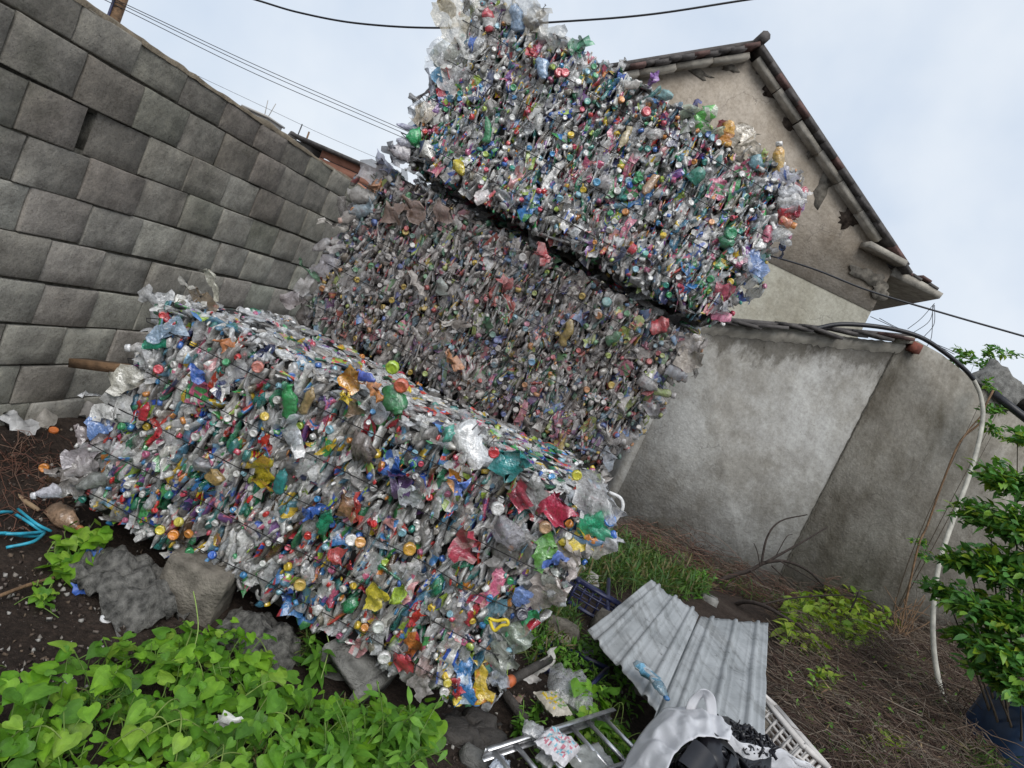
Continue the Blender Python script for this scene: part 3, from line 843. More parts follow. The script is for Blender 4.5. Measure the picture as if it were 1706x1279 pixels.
class Bale:
    def __init__(s, label, front, y0, D, mat, seed, cat='bale', group='stacked bales of crushed bottles'):
        (s.BL, s.BR, s.TL, s.TR) = [np.array(c, float) for c in front]
        s.y0, s.D, s.mat, s.seed = y0, D, mat, seed
        s.rng = np.random.default_rng(seed)
        c = (s.BL+s.BR)/2
        s.root = empty('plastic_bale', (c[0], y0+D/2, c[1]), label, cat, group)
        s.org = np.array([c[0], y0+D/2, c[1]])
        s.pieces = []
        s.colour = {21: .58, 33: .48, 47: .46}.get(seed, .3)
    def pt(s, u, w, d):
        """u along the length, w up, d from the front to the back, each 0..1"""
        p = (s.BL*(1-u)+s.BR*u)*(1-w)+(s.TL*(1-u)+s.TR*u)*w
        return np.array([p[0], s.y0+s.D*d, p[1]])
    def bulge(s, u, w):
        return .026*nz(u*5+s.seed, w*3, s.seed)+.012*nz(u*13, w*9, s.seed+2)
    def add(s, kind, i, Mx, t): s.pieces.append((kind, i, Mx, t))
    def scatter(s, face, n, p_cap=.22, p_film=.17, depth=.05, ragged=.0, layer=0, pale=False, size=1.0):
        """jittered grid of pieces over one face of the bale"""
        L = {'front': 1.75, 'back': 1.75, 'top': 1.75, 'bottom': 1.75, 'left': s.D, 'right': s.D}[face]
        H = {'front': .86, 'back': .86, 'top': s.D, 'bottom': s.D, 'left': .86, 'right': .86}[face]
        na = max(2, int(math.sqrt(n*L/H))); nb = max(2, int(n/na))
        r = s.rng
        for a in range(na):
            for b in range(nb):
                u = (a+r.uniform(-.1, 1.1))/na; v = (b+r.uniform(-.1, 1.1))/nb
                u = min(max(u, 0), 1); v = min(max(v, 0), 1)
                e = min(u*L, (1-u)*L, v*H, (1-v)*H)
                sink = .05*max(0, 1-e/.07)**2
                dd = r.uniform(0, 1)**1.5*depth+sink+(.03 if layer else -.008)
                out = s.bulge(u, v)
                um, vm = .015+.97*u, .03+.94*v
                if face == 'front': p = s.pt(um, vm, 0)+np.array([0, dd+out, 0]); N = np.array([0, -1., 0])
                elif face == 'back': p = s.pt(um, vm, 1)-np.array([0, dd+out, 0]); N = np.array([0, 1., 0])
                elif face == 'top': p = s.pt(um, 1, vm)-np.array([0, 0, dd-out]); N = np.array([0, 0, 1.])
                elif face == 'bottom': p = s.pt(um, 0, vm)+np.array([0, 0, dd-(.055 if vm > .22 else 0)]); N = np.array([0, 0, -1.])
                elif face == 'left': p = s.pt(0, vm, um)+np.array([dd-out-r.uniform(0, 1)**4*ragged, 0, 0]); N = np.array([-1., 0, 0])
                else: p = s.pt(1, vm, um)-np.array([dd-out-r.uniform(0, 1)**4*ragged, 0, 0]); N = np.array([1., 0, 0])
                q = r.uniform()
                X = np.array([1., 0, -.05])
                if q < p_cap:
                    ax = N+r.normal(0, .75, 3)
                    Bm = basis(ax, r.normal(0, 1, 3))*r.uniform(.85, 1.15)
                    ci = int(r.integers(len(POOL['cap'])))
                    s.add('cap', ci, Bm, p-N*(((POOL['cap'][ci][0] @ Bm.T) @ N).max()-.006)); continue
                fl = r.uniform(.18, .62)
                if face in ('front', 'back'):
                    k = r.uniform()
                    if k < .32: ax = N*(1 if r.random() < .72 else -1)+r.normal(0, .33, 3)
                    elif k < .90: ax = np.array([.10, 0, 1.])*(1 if r.random() < .5 else -1)+r.normal(0, .22, 3); fl *= .8
                    else: ax = r.normal(0, 1, 3)
                    up = X+r.normal(0, .28, 3)
                elif face in ('top', 'bottom'):
                    ax = np.array([r.normal(0, .7), r.normal(0, 1), r.normal(0, .22)]); up = N+r.normal(0, .25, 3); fl = r.uniform(.2, .5)
                else:
                    ax = N*(1 if r.random() < .7 else -1)*r.uniform(0, 1)+r.normal(0, .6, 3); up = X+r.normal(0, .5, 3); fl = r.uniform(.35, .9)
                if q < p_cap+p_film:
                    i = int(r.integers(len(POOL['film']))) if not (pale and r.random() < .72) else PALE_FILM[int(r.integers(len(PALE_FILM)))]
                    Bm = basis(ax, np.cross(ax, N) if r.random() < .6 else up)*r.uniform(.75, 1.25)
                else:
                    pc = s.colour+.5*nz(u*6+s.seed, v*4, s.seed+4)
                    L_ = COLOURED if r.random() < pc else PLAIN
                    i = L_[int(r.integers(len(L_)))]
                    Bm = basis(ax, up)*np.array([fl, r.uniform(.85, 1.15), r.uniform(.6, .95)])*r.uniform(.62, 1.0)*size
                kd = 'film' if q < p_cap+p_film else 'bottle'
                W_ = POOL[kd][i][0] @ Bm.T
                p = p-N*(W_ @ N).max()
                lo, hi = W_.min(0)+p, W_.max(0)+p
                tol = abs(r.normal(0, .012))
                wz = min(max(v if face in ('front', 'back', 'left', 'right') else 1, 0), 1)
                lim = [(min(s.pt(0, wz, 0)[0], s.pt(0, wz, 0)[0])-tol, s.pt(1, wz, 0)[0]+tol), (s.y0-tol, s.y0+s.D+tol), (s.pt(u, 0, 0)[2]-tol, s.pt(u, 1, 0)[2]+tol)]
                for a_ in range(3):
                    if abs(N[a_]) > .5: continue
                    if hi[a_]-lo[a_] > lim[a_][1]-lim[a_][0]: continue
                    if lo[a_] < lim[a_][0]: p[a_] += lim[a_][0]-lo[a_]
                    elif hi[a_] > lim[a_][1]: p[a_] -= hi[a_]-lim[a_][1]
                s.add(kd, i, Bm, p)
    def feature(s, arrays, name, p, Bm, sub=None):
        """one piece that the photograph lets you point to"""
        mb = MB(); V, F, C = arrays; mb.add(V, F, C)
        me = mb.mesh(name, s.mat)
        o = bpy.data.objects.new(name, me); COL.objects.link(o); o.parent = s.root
        m4 = Matrix.Identity(4)
        for i in range(3):
            for j in range(3): m4[i][j] = Bm[i][j]
            m4[i][3] = p[i]-s.org[i]
        o.matrix_local = m4
        return o
    def finish(s, n_b=300, n_c=260, n_f=160):
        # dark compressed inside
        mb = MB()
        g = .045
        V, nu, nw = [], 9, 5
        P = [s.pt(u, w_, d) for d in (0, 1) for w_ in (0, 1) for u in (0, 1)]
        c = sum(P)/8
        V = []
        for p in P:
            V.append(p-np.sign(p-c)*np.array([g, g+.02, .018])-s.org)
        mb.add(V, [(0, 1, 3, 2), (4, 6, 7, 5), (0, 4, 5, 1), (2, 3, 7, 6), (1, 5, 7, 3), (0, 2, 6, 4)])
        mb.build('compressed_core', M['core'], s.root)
        # biggest in the picture become parts of their own
        size = {'bottle': .06, 'cap': .02, 'film': .05}
        score = []
        for k, (kind, i, B, t) in enumerate(s.pieces):
            out = 0
            dist = np.linalg.norm(t-CO)
            vis = (s.y0+.03-t[1]) if t[1] < s.y0+.2 else -.5
            vis = max(vis, (t[2]-s.pt(.5, 1, .5)[2])-.0)
            vol = abs(np.linalg.det(B))**(1/3)
            score.append(vol/dist*(1+8*vis))
        order = np.argsort(-np.array(score))
        cnt = {'bottle': 0, 'cap': 0, 'film': 0}; lim = {'bottle': n_b, 'cap': n_c, 'film': n_f}
        nm = {'bottle': 'crushed_bottle', 'cap': 'bottle_cap', 'film': 'plastic_film'}
        mb = MB()
        for k in order:
            kind, i, B, t = s.pieces[k]
            if cnt[kind] < lim[kind]:
                cnt[kind] += 1
                o = bpy.data.objects.new(nm[kind], pool_mesh(kind, i, s.mat)); COL.objects.link(o); o.parent = s.root
                m4 = Matrix.Identity(4)
                for a in range(3):
                    for b in range(3): m4[a][b] = B[a][b]
                    m4[a][3] = t[a]-s.org[a]
                o.matrix_local = m4
            else:
                V, idx, c_, C = POOL[kind][i]
                mb.add_pre(V @ B.T+t-s.org, idx, c_, C)
        if mb.v:
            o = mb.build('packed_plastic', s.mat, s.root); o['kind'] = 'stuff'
    def wires(s, levels, r=.0020):
        for w_ in levels:
            P = []
            for u in np.linspace(0.02, .98, 22): P.append(s.pt(u, w_+.008*nz(u*4, w_*9, s.seed), 0)+np.array([0, s.bulge(u, w_)-.004+.008*nz(u*9, w_*5, s.seed), 0]))
            P.append(s.pt(1, w_, .04)); P.append(s.pt(1.005, w_, .5)); P.append(s.pt(1, w_, .96))
            P.append(s.pt(.5, w_, 1.01)); P.append(s.pt(0, w_, .96)); P.append(s.pt(-.005, w_, .5)); P.append(s.pt(0, w_, .04)); P.append(P[0])
            mb = MB(); mb.tube(np.array(P)-s.org, r, 5, caps=False); mb.build('binding_wire', M['wire'], s.root)

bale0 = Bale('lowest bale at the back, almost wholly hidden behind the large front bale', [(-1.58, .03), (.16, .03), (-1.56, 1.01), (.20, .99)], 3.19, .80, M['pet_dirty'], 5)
bale0.scatter('right', 120, .15, .2, .06, .05); bale0.scatter('front', 90); bale0.scatter('top', 60)
bale0.finish(12, 12, 8)
bale1 = Bale('large colourful bale of crushed bottles lowest and nearest, its pale top in view', [(-1.75, .13), (.04, .15), (-1.68, 1.06), (.20, 1.05)], 2.25, .90, M['pet'], 21)
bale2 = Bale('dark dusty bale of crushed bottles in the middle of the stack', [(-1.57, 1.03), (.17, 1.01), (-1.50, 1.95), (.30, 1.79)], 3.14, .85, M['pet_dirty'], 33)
bale3 = Bale('tilted silvery bale of crushed bottles on top of the stack against the sky', [(-1.41, 1.995), (.36, 1.845), (-1.33, 2.86), (.44, 2.62)], 3.08, .85, M['pet'], 47)
for b, nf, dep in ((bale1, 1350, .024), (bale2, 2300, .028), (bale3, 2300, .024)):
    z_ = 1.12 if b is bale1 else .80
    b.scatter('front', nf, .13, .17, dep, size=z_)
    b.scatter('front', nf//2, .03, .2, .05, layer=1)
    b.scatter('left', 260, .12, .25, .06, .10)
    b.scatter('right', 260, .15, .22, .06, .10)
bale1.scatter('top', 1000, .05, .5, .025, pale=True); bale1.scatter('bottom', 110, .2, .2, .05)
bale2.scatter('top', 260, .1, .25, .04); bale2.scatter('bottom', 60, .2, .2, .05)
bale3.scatter('top', 380, .08, .3, .05); bale3.scatter('bottom', 260, .2, .2, .05)
bale1.wires((.12, .31, .50, .69, .88), .0020)
bale2.wires((.15, .38, .62, .85))
bale3.wires((.13, .36, .58, .80))

# pieces sticking out of the edges of the bales, seen in silhouette
def stick(b, px, py, dpx, dpy, col, kind='bottle', y=None, ln=.16, rad=.028, fl=.6, label=None, label2=None, cap=None, cr=.7, toward=-.25, seed=0, name=None, alpha=None, film_w=.07):
    """piece whose root is at pixel (px,py) on the bale's front plane, pointing to (px+dpx, py+dpy)"""
    y = b.y0 if y is None else y
    p0 = at_y(px, py, y); p1 = at_y(px+dpx, py+dpy, y)
    ax = p1-p0; L = np.linalg.norm(ax); ax = ax/L
    ax = ax+np.array([0, toward, 0]); ax /= np.linalg.norm(ax)
    c = (p0+p1)/2
    Bm = basis(ax, np.cross(ax, [0, -1., 0]))
    if kind == 'bottle':
        body = col if len(col) == 4 else col+(alpha or .9,)
        A = bottle_arrays(9000+seed, body, label, label2, cap, rad, L*1.05, cr)
        Bm = Bm*np.array([1, fl, 1])
        nm = name or 'crushed_bottle'
    elif kind == 'film':
        A = film_arrays(col[:3], alpha or (col[3] if len(col) == 4 else .85), 9500+seed, film_w, L*1.1, 1.3, label)
        nm = name or 'plastic_film'
    else:
        A = cap_arrays(col[:3], seed, rad, rad*.9); nm = name or 'bottle_cap'
        Bm = basis(np.array([0, -1., 0])+ax*.5, ax); c = p0
    return b.feature(A, nm, c, Bm)
G_, W_, CLR = (.02, .26, .10, .85), (.74, .73, .71, .95), (.60, .62, .63, .45)
BLU, LBL, RED, YEL, ORG, PNK = (.03, .12, .50), (.10, .36, .60), (.60, .03, .05), (.75, .55, .03), (.72, .25, .03), (.62, .14, .26)
TEAL, CRM, NAV = (.03, .30, .30), (.45, .03, .07), (.03, .04, .16)
# top bale: left corner and ragged top
S3 = [(770, 60, -32, -52, (.62, .56, .42, .7), 'film', dict(film_w=.16)), (760, 40, -20, -38, (.60, .40, .06, .9), 'film', dict(film_w=.05)), (800, 55, -40, 15, (.66, .66, .62, .5), 'film', dict(film_w=.2)),
      (790, 30, 20, -30, (.64, .62, .56, .5), 'film', dict(film_w=.2)), (815, 50, -4, -40, RED, 'bottle', dict(label=W_[:3], rad=.025)), (845, 40, 10, -42, (.62, .60, .52, .6), 'bottle', {}),
      (850, 20, 40, -24, (.66, .65, .60, .6), 'film', dict(film_w=.18)), (860, 50, 0, -45, (.35, .50, .70, .7), 'bottle', dict(rad=.03)), (885, 55, 15, -45, (.55, .50, .40, .6), 'film', dict(film_w=.12)), (895, 40, 8, -26, (.25, .24, .24, .9), 'film', dict(film_w=.02)),
      (900, 65, 40, -12, (.50, .50, .46, .7), 'film', dict(film_w=.1)), (945, 75, 22, 0, G_, 'film', dict(film_w=.07)), (960, 90, 20, -20, (.03, .36, .16, .9), 'film', dict(film_w=.04)),
      (760, 95, -42, -8, (.66, .67, .68, .5), 'film', dict(film_w=.1)), (775, 70, 35, 8, (.70, .71, .72, .8), 'bottle', dict(label=BLU, rad=.035)), (765, 115, -36, -30, (.60, .62, .55, .6), 'film', dict(film_w=.14)), (745, 110, -30, -10, (.66, .68, .70, .35), 'film', dict(film_w=.09)),
      (745, 165, -18, -42, LBL, 'film', dict(film_w=.05)), (722, 165, -11, -45, (.30, .32, .38, .9), 'film', dict(film_w=.02)), (735, 155, 8, -38, RED, 'film', dict(film_w=.03)), (770, 150, -20, -30, (.55, .55, .55, .6), 'film', dict(film_w=.15)),
      (715, 195, -22, -8, (.50, .42, .30, .7), 'film', dict(film_w=.1)), (735, 190, -40, -12, (.66, .66, .60, .6), 'film', dict(film_w=.12)), (695, 205, -4, -32, (.52, .56, .62, .8), 'film', dict(film_w=.04)), (700, 218, -42, -12, (.36, .36, .50, .9), 'bottle', dict(rad=.014)),
      (700, 226, -24, 2, (.02, .42, .12, .9), 'bottle', dict(rad=.034)), (690, 240, -32, -8, (.48, .48, .56, .8), 'bottle', dict(rad=.02)), (680, 255, -34, -6, (.50, .46, .48, .8), 'bottle', dict(rad=.03)), (665, 268, -18, -18, (.10, .10, .12, .9), 'film', dict(film_w=.05)),
      (1035, 115, 8, -18, W_, 'film', dict(film_w=.03)), (1040, 140, 32, 2, (.68, .64, .58, .9), 'bottle', dict(rad=.02)), (1085, 140, 4, -22, (.30, .10, .45, .9), 'film', dict(film_w=.04)), (1105, 165, 10, -16, (.20, .42, .42, .8), 'bottle', dict(rad=.03)),
      (1140, 190, 25, -12, (.10, .10, .32, .9), 'film', dict(film_w=.05)), (1150, 215, 5, -38, (.42, .50, .36, .8), 'film', dict(film_w=.08, label=(.6, .6, .55))), (1165, 215, 16, -35, (.10, .50, .06, .95), 'film', dict(film_w=.09, label=(.6, .65, .5))), (1185, 230, 8, -20, (.50, .60, .40, .7), 'film', dict(film_w=.08)),
      (1200, 235, 4, -32, CRM, 'film', dict(film_w=.05)), (1208, 240, 14, -38, (.80, .42, .06, 1.), 'bottle', dict(rad=.03, label=(.75, .3, .04))), (1225, 250, 22, -34, (.64, .56, .44, 1.), 'film', dict(film_w=.1)), (1240, 258, 20, -20, (.66, .58, .46, 1.), 'film', dict(film_w=.09)), (1222, 285, 16, -34, (.72, .68, .60, 1.), 'film', dict(film_w=.03)),
      (1255, 280, 18, -20, (.20, .40, .46, .9), 'bottle', dict(rad=.035)), (1298, 288, -2, -50, (.72, .40, .07, .95), 'bottle', dict(rad=.026, fl=.8, cr=.25, cap=(.78, .76, .72), label=(.70, .45, .12))), (1290, 275, -4, -14, (.02, .02, .02), 'cap', dict(rad=.016)),
      (1290, 305, 30, -18, (.60, .60, .72, .8), 'film', dict(film_w=.09, label=BLU)), (1300, 325, 44, -14, (.70, .70, .72, .8), 'bottle', dict(rad=.03)), (1295, 335, 52, -2, (.66, .64, .62, .7), 'bottle', dict(rad=.03, label=(.7, .68, .66))), (1338, 318, 6, -2, CRM, 'cap', dict(rad=.017)),
      (1300, 345, 40, 4, (.66, .68, .70, .45), 'bottle', dict(rad=.03)), (1295, 355, 34, 6, RED, 'film', dict(film_w=.07)), (1326, 356, 8, 2, CRM, 'cap', dict(rad=.016)), (1300, 365, 22, 12, (.70, .25, .12, .8), 'bottle', dict(rad=.02, cap=ORG)), (1290, 385, 18, 20, (.66, .67, .66, .45), 'bottle', dict(rad=.032)), (1305, 395, 6, 18, (.70, .72, .72, .4), 'bottle', dict(rad=.02)),
      (1280, 375, -8, 30, (.62, .12, .20, .8), 'bottle', dict(rad=.022)), (1272, 400, -6, 22, W_, 'bottle', dict(rad=.022)), (1255, 420, 12, 40, (.18, .30, .62, .8), 'film', dict(film_w=.06)), (1245, 440, -30, -4, PNK, 'bottle', dict(rad=.025)), (1240, 445, 10, 4, (.012, .012, .012), 'cap', dict(rad=.02)), (1240, 425, 20, 30, (.64, .66, .70, .45), 'bottle', dict(rad=.03)),
      (1195, 480, 18, 14, (.62, .10, .16, .8), 'film', dict(film_w=.06)), (1185, 510, 30, 8, (.60, .60, .62, .7), 'film', dict(film_w=.08)), (1200, 520, 14, 16, PNK, 'film', dict(film_w=.05))]
F3 = [(755, 270, 28, 10, (.62, .50, .05, .95), 'bottle', dict(rad=.03, fl=.5)), (640+168, 235, 14, -40, (.03, .34, .12, .8), 'bottle', dict(rad=.02)), (800, 325, 22, 10, (.72, .66, .64, .9), 'film', dict(film_w=.08, label=RED)), (885, 180, 20, 30, (.55, .55, .52, .8), 'film', dict(film_w=.06)), (797, 105, 18, -32, (.60, .60, .58, .8), 'film', dict(film_w=.02)),
      (640+300, 122, 10, 2, RED, 'cap', dict(rad=.02)), (1000, 298, 16, 22, (.60, .56, .55, .6), 'bottle', dict(rad=.03)), (993, 303, 2, 2, (.06, .36, .62), 'cap', dict(rad=.018)), (1050, 210, -14, 42, (.52, .42, .22, .9), 'bottle', dict(rad=.018)), (1095, 290, -22, 40, (.38, .22, .10, .9), 'bottle', dict(rad=.02)), (1150, 300, 24, -20, (.03, .30, .20, .7), 'bottle', dict(rad=.028)), (1210, 390, 8, 24, G_, 'bottle', dict(rad=.034)), (1075, 187, 2, 0, RED, 'cap', dict(rad=.022)), (930, 122, 2, 0, RED, 'cap', dict(rad=.02)), (1090, 215, -3, 20, (.55, .52, .50, .6), 'bottle', dict(rad=.03)), (1050, 410, 12, 8, RED, 'bottle', dict(rad=.02)), (1215, 388, 6, 4, G_, 'cap', dict(rad=.028)), (885, 75, 6, 20, RED, 'film', dict(film_w=.06)), (905, 100, -10, 32, (.35, .5, .7, .8), 'bottle', dict(rad=.03))]
for k, (px, py, dx, dy, col, kd, kw) in enumerate(S3+F3):
    kw = dict(kw)
    if k >= len(S3): kw.setdefault('y', bale3.y0-.035)
    stick(bale3, px, py, dx, dy, col, kd, seed=k, **kw)
# middle bale
S2 = [(640, 300, -40, -25, (.62, .62, .66, .7), 'film', dict(film_w=.12)), (650, 285, -24, -20, (.25, .32, .56, .8), 'film', dict(film_w=.06)), (640, 310, -18, -4, ORG, 'film', dict(film_w=.05)), (625, 330, -50, -8, (.66, .66, .62, .7), 'bottle', dict(rad=.035)), (620, 345, -40, 8, (.40, .58, .68, .7), 'bottle', dict(rad=.03)), (600, 352, -36, 8, (.70, .66, .60, .7), 'bottle', dict(rad=.028, cap=(.7, .4, .3))),
      (590, 350, 6, 8, ORG, 'cap', dict(rad=.018)), (605, 330, 12, 6, (.30, .46, .56, .8), 'film', dict(film_w=.06)), (575, 385, -42, -22, (.70, .68, .60, .9), 'film', dict(film_w=.03)), (590, 410, -40, 4, (.66, .66, .66, .8), 'film', dict(film_w=.03)), (560, 430, -36, 26, (.56, .56, .62, .7), 'film', dict(film_w=.08)), (530, 470, -34, -38, (.02, .36, .14, .95), 'film', dict(film_w=.018)), (525, 450, -22, 34, (.60, .60, .60, .8), 'film', dict(film_w=.07)), (505, 490, -30, 12, (.35, .32, .34, .9), 'film', dict(film_w=.09)), (550, 400, -30, 20, (.55, .55, .56, .7), 'bottle', dict(rad=.025)),
      (1130, 575, 42, -2, (.66, .62, .58, .9), 'film', dict(film_w=.09)), (1130, 590, 36, 14, (.60, .54, .44, .9), 'film', dict(film_w=.09)), (1110, 615, 34, 18, (.55, .60, .66, .6), 'bottle', dict(rad=.028)), (1090, 650, 34, 8, (.30, .42, .10, .9), 'bottle', dict(rad=.018, cap=W_[:3])), (1075, 670, 14, 20, (.60, .62, .66, .6), 'film', dict(film_w=.06)), (1150, 560, 18, 20, (.40, .36, .30, .8), 'film', dict(film_w=.06)), (1085, 545, 34, -6, (.62, .04, .06, 1.), 'bottle', dict(rad=.036)), (1120, 560, 10, 14, (.10, .36, .66, .9), 'bottle', dict(rad=.012)), (1065, 630, 30, 20, (.58, .58, .58, .6), 'bottle', dict(rad=.03)),
      (1010, 735, 30, 4, (.66, .66, .66, .5), 'bottle', dict(rad=.02, cap=W_[:3])), (1000, 710, 14, 22, (.68, .68, .64, .8), 'film', dict(film_w=.05)), (1005, 750, 14, 20, (.40, .50, .60, .7), 'film', dict(film_w=.05)), (995, 780, 14, 28, (.56, .54, .50, .8), 'film', dict(film_w=.09)), (990, 800, 20, 10, (.62, .62, .6, .6), 'film', dict(film_w=.07))]
F2 = [(675, 455, 35, 36, (.56, .53, .48, 1.), 'film', dict(film_w=.025)), (735, 490, 10, -26, (.36, .44, .40, .9), 'bottle', dict(rad=.03)), (730, 530, 60, 14, (.46, .43, .38, 1.), 'film', dict(film_w=.03)), (935, 575, 22, -46, (.45, .32, .04, 1.), 'bottle', dict(rad=.022)), (800, 550, 24, -18, (.02, .34, .14, .95), 'film', dict(film_w=.06)), (745, 590, 26, 26, (.72, .25, .04, 1.), 'film', dict(film_w=.04)), (1010, 505, 4, -10, (.04, .36, .36), 'cap', dict(rad=.024)), (995, 520, 4, 4, (.74, .72, .70), 'cap', dict(rad=.02)), (870, 428, 4, 4, (.70, .70, .68), 'cap', dict(rad=.02)), (885, 595, 2, 2, W_[:3], 'cap', dict(rad=.018)), (885, 602, 3, 3, LBL, 'cap', dict(rad=.018)), (845, 480, -6, -22, RED, 'film', dict(film_w=.05)), (905, 410, 6, 30, RED, 'film', dict(film_w=.05)), (998, 525, -6, 3, ORG, 'cap', dict(rad=.018)), (680, 360, 14, -24, (.25, .14, .09, .9), 'film', dict(film_w=.12)), (640, 350, 30, 10, (.28, .16, .10, .9), 'film', dict(film_w=.12)), (1010, 570, 30, -14, G_, 'bottle', dict(rad=.022)), (720, 350, 30, 10, (.24, .14, .10, .9), 'film', dict(film_w=.1))]
for k, (px, py, dx, dy, col, kd, kw) in enumerate(S2+F2):
    kw = dict(kw)
    if k >= len(S2): kw.setdefault('y', bale2.y0-.03)
    stick(bale2, px, py, dx, dy, col, kd, seed=200+k, **kw)
# front bale
S1 = [(280, 500, -36, -8, (.66, .67, .68, .7), 'film', dict(film_w=.08)), (285, 520, -36, 10, (.60, .62, .64, .6), 'bottle', dict(rad=.04)), (300, 545, -40, 22, (.34, .46, .60, .8), 'film', dict(film_w=.06)), (340, 500, -28, -34, (.70, .68, .62, .9), 'film', dict(film_w=.03)), (365, 490, -22, -36, (.66, .64, .52, .7), 'film', dict(film_w=.04)), (350, 520, -22, -34, (.34, .24, .14, .8), 'film', dict(film_w=.07)), (320, 510, -10, -20, (.64, .62, .60, .7), 'film', dict(film_w=.12)),
      (280, 572, -66, 2, (.60, .58, .56, .9), 'bottle', dict(rad=.022, cap=(.72, .72, .72), label=(.02, .30, .18))), (260, 595, -24, 12, (.60, .60, .60, .7), 'film', dict(film_w=.08)), (235, 625, -46, 15, (.56, .54, .46, .9), 'film', dict(film_w=.10)), (195, 668, -50, -18, (.72, .72, .72, 1.), 'film', dict(film_w=.012)), (215, 680, -40, -4, (.62, .62, .60, .8), 'film', dict(film_w=.12)), (205, 685, -50, 4, (.66, .66, .64, .9), 'film', dict(film_w=.05)), (190, 700, -40, 14, (.14, .26, .56, .9), 'film', dict(film_w=.07)), (165, 745, -50, 22, (.42, .38, .40, .8), 'film', dict(film_w=.07)), (135, 775, -50, 12, (.36, .33, .31, .8), 'film', dict(film_w=.05)), (160, 770, -40, 10, (.50, .46, .46, .6), 'film', dict(film_w=.06)), (150, 800, -40, 16, (.30, .28, .26, .8), 'film', dict(film_w=.07)), (170, 720, -40, 6, (.46, .40, .40, .7), 'film', dict(film_w=.06)), (180, 790, -50, 20, (.32, .34, .32, .7), 'bottle', dict(rad=.03)), (75, 778, 6, 4, ORG, 'cap', dict(rad=.018)), (125, 815, -66, 5, (.66, .66, .72, .9), 'bottle', dict(rad=.026, cap=(.70, .70, .72))),
      (960, 830, 50, -10, (.70, .70, .70, .7), 'film', dict(film_w=.2)), (985, 845, 46, 0, (.72, .72, .72, .5), 'bottle', dict(rad=.05)), (965, 880, 62, -22, (.03, .45, .22, .85), 'bottle', dict(rad=.032, cr=.5)), (970, 890, 52, -12, (.04, .46, .25, .75), 'bottle', dict(rad=.03, cap=(.03, .16, .60))), (1014, 866, 6, -2, (.03, .20, .62), 'cap', dict(rad=.022)), (950, 898, 70, 0, (.20, .40, .66, .8), 'bottle', dict(rad=.02)), (940, 905, 40, -10, (.75, .58, .03, .95), 'film', dict(film_w=.07)), (985, 900, 40, 6, (.70, .66, .62, .7), 'film', dict(film_w=.1)), (1000, 905, 30, -18, (.64, .64, .66, .6), 'bottle', dict(rad=.035)), (1000, 890, -8, 12, ORG, 'film', dict(film_w=.06)), (1000, 860, 30, -16, (.72, .72, .72, .7), 'film', dict(film_w=.09)),
      (905, 900, 8, 44, (.16, .44, .08, .9), 'film', dict(film_w=.07)), (930, 945, 28, -34, (.46, .40, .34, .9), 'film', dict(film_w=.07)), (940, 960, 20, -46, (.66, .58, .54, .9), 'film', dict(film_w=.02)), (905, 965, 34, 0, (.58, .60, .55, .6), 'bottle', dict(rad=.03, cap=(.03, .03, .03))), (925, 980, 14, -8, RED, 'film', dict(film_w=.05)), (890, 1010, 40, -50, (.46, .40, .36, .8), 'film', dict(film_w=.10)), (865, 1010, 12, -26, (.18, .30, .66, .9), 'film', dict(film_w=.06)), (868, 1022, 10, -2, (.03, .03, .05), 'cap', dict(rad=.022)), (870, 1060, 26, -40, (.02, .34, .12, .95), 'film', dict(film_w=.02)), (840, 1080, 36, -34, (.30, .36, .28, .8), 'film', dict(film_w=.12)), (820, 1100, 36, -16, (.44, .46, .40, .7), 'film', dict(film_w=.12)), (830, 1110, 8, 32, (.52, .56, .62, .6), 'film', dict(film_w=.06)), (812, 1160, 10, 12, (.62, .62, .64, .6), 'film', dict(film_w=.06)),
      (770, 1110, 8, 56, (.03, .20, .50, .95), 'film', dict(film_w=.07, label=(.5, .6, .7))), (800, 1105, 4, 64, (.75, .52, .04, .95), 'film', dict(film_w=.06, label=(.72, .3, .05))), (745, 1136, 2, 0, (.6, .5, .06), 'cap', dict(rad=.016)), (762, 1166, 3, 0, (.76, .55, .04), 'cap', dict(rad=.019)), (740, 1150, 3, 2, W_[:3], 'cap', dict(rad=.018)), (783, 1168, 4, 6, (.10, .32, .18, .8), 'bottle', dict(rad=.02)), (757, 1128, 12, 20, RED, 'film', dict(film_w=.05)), (710, 1130, -12, -30, (.60, .42, .40, .6), 'film', dict(film_w=.07)), (690, 1120, 20, 34, (.60, .55, .52, .5), 'film', dict(film_w=.09))]
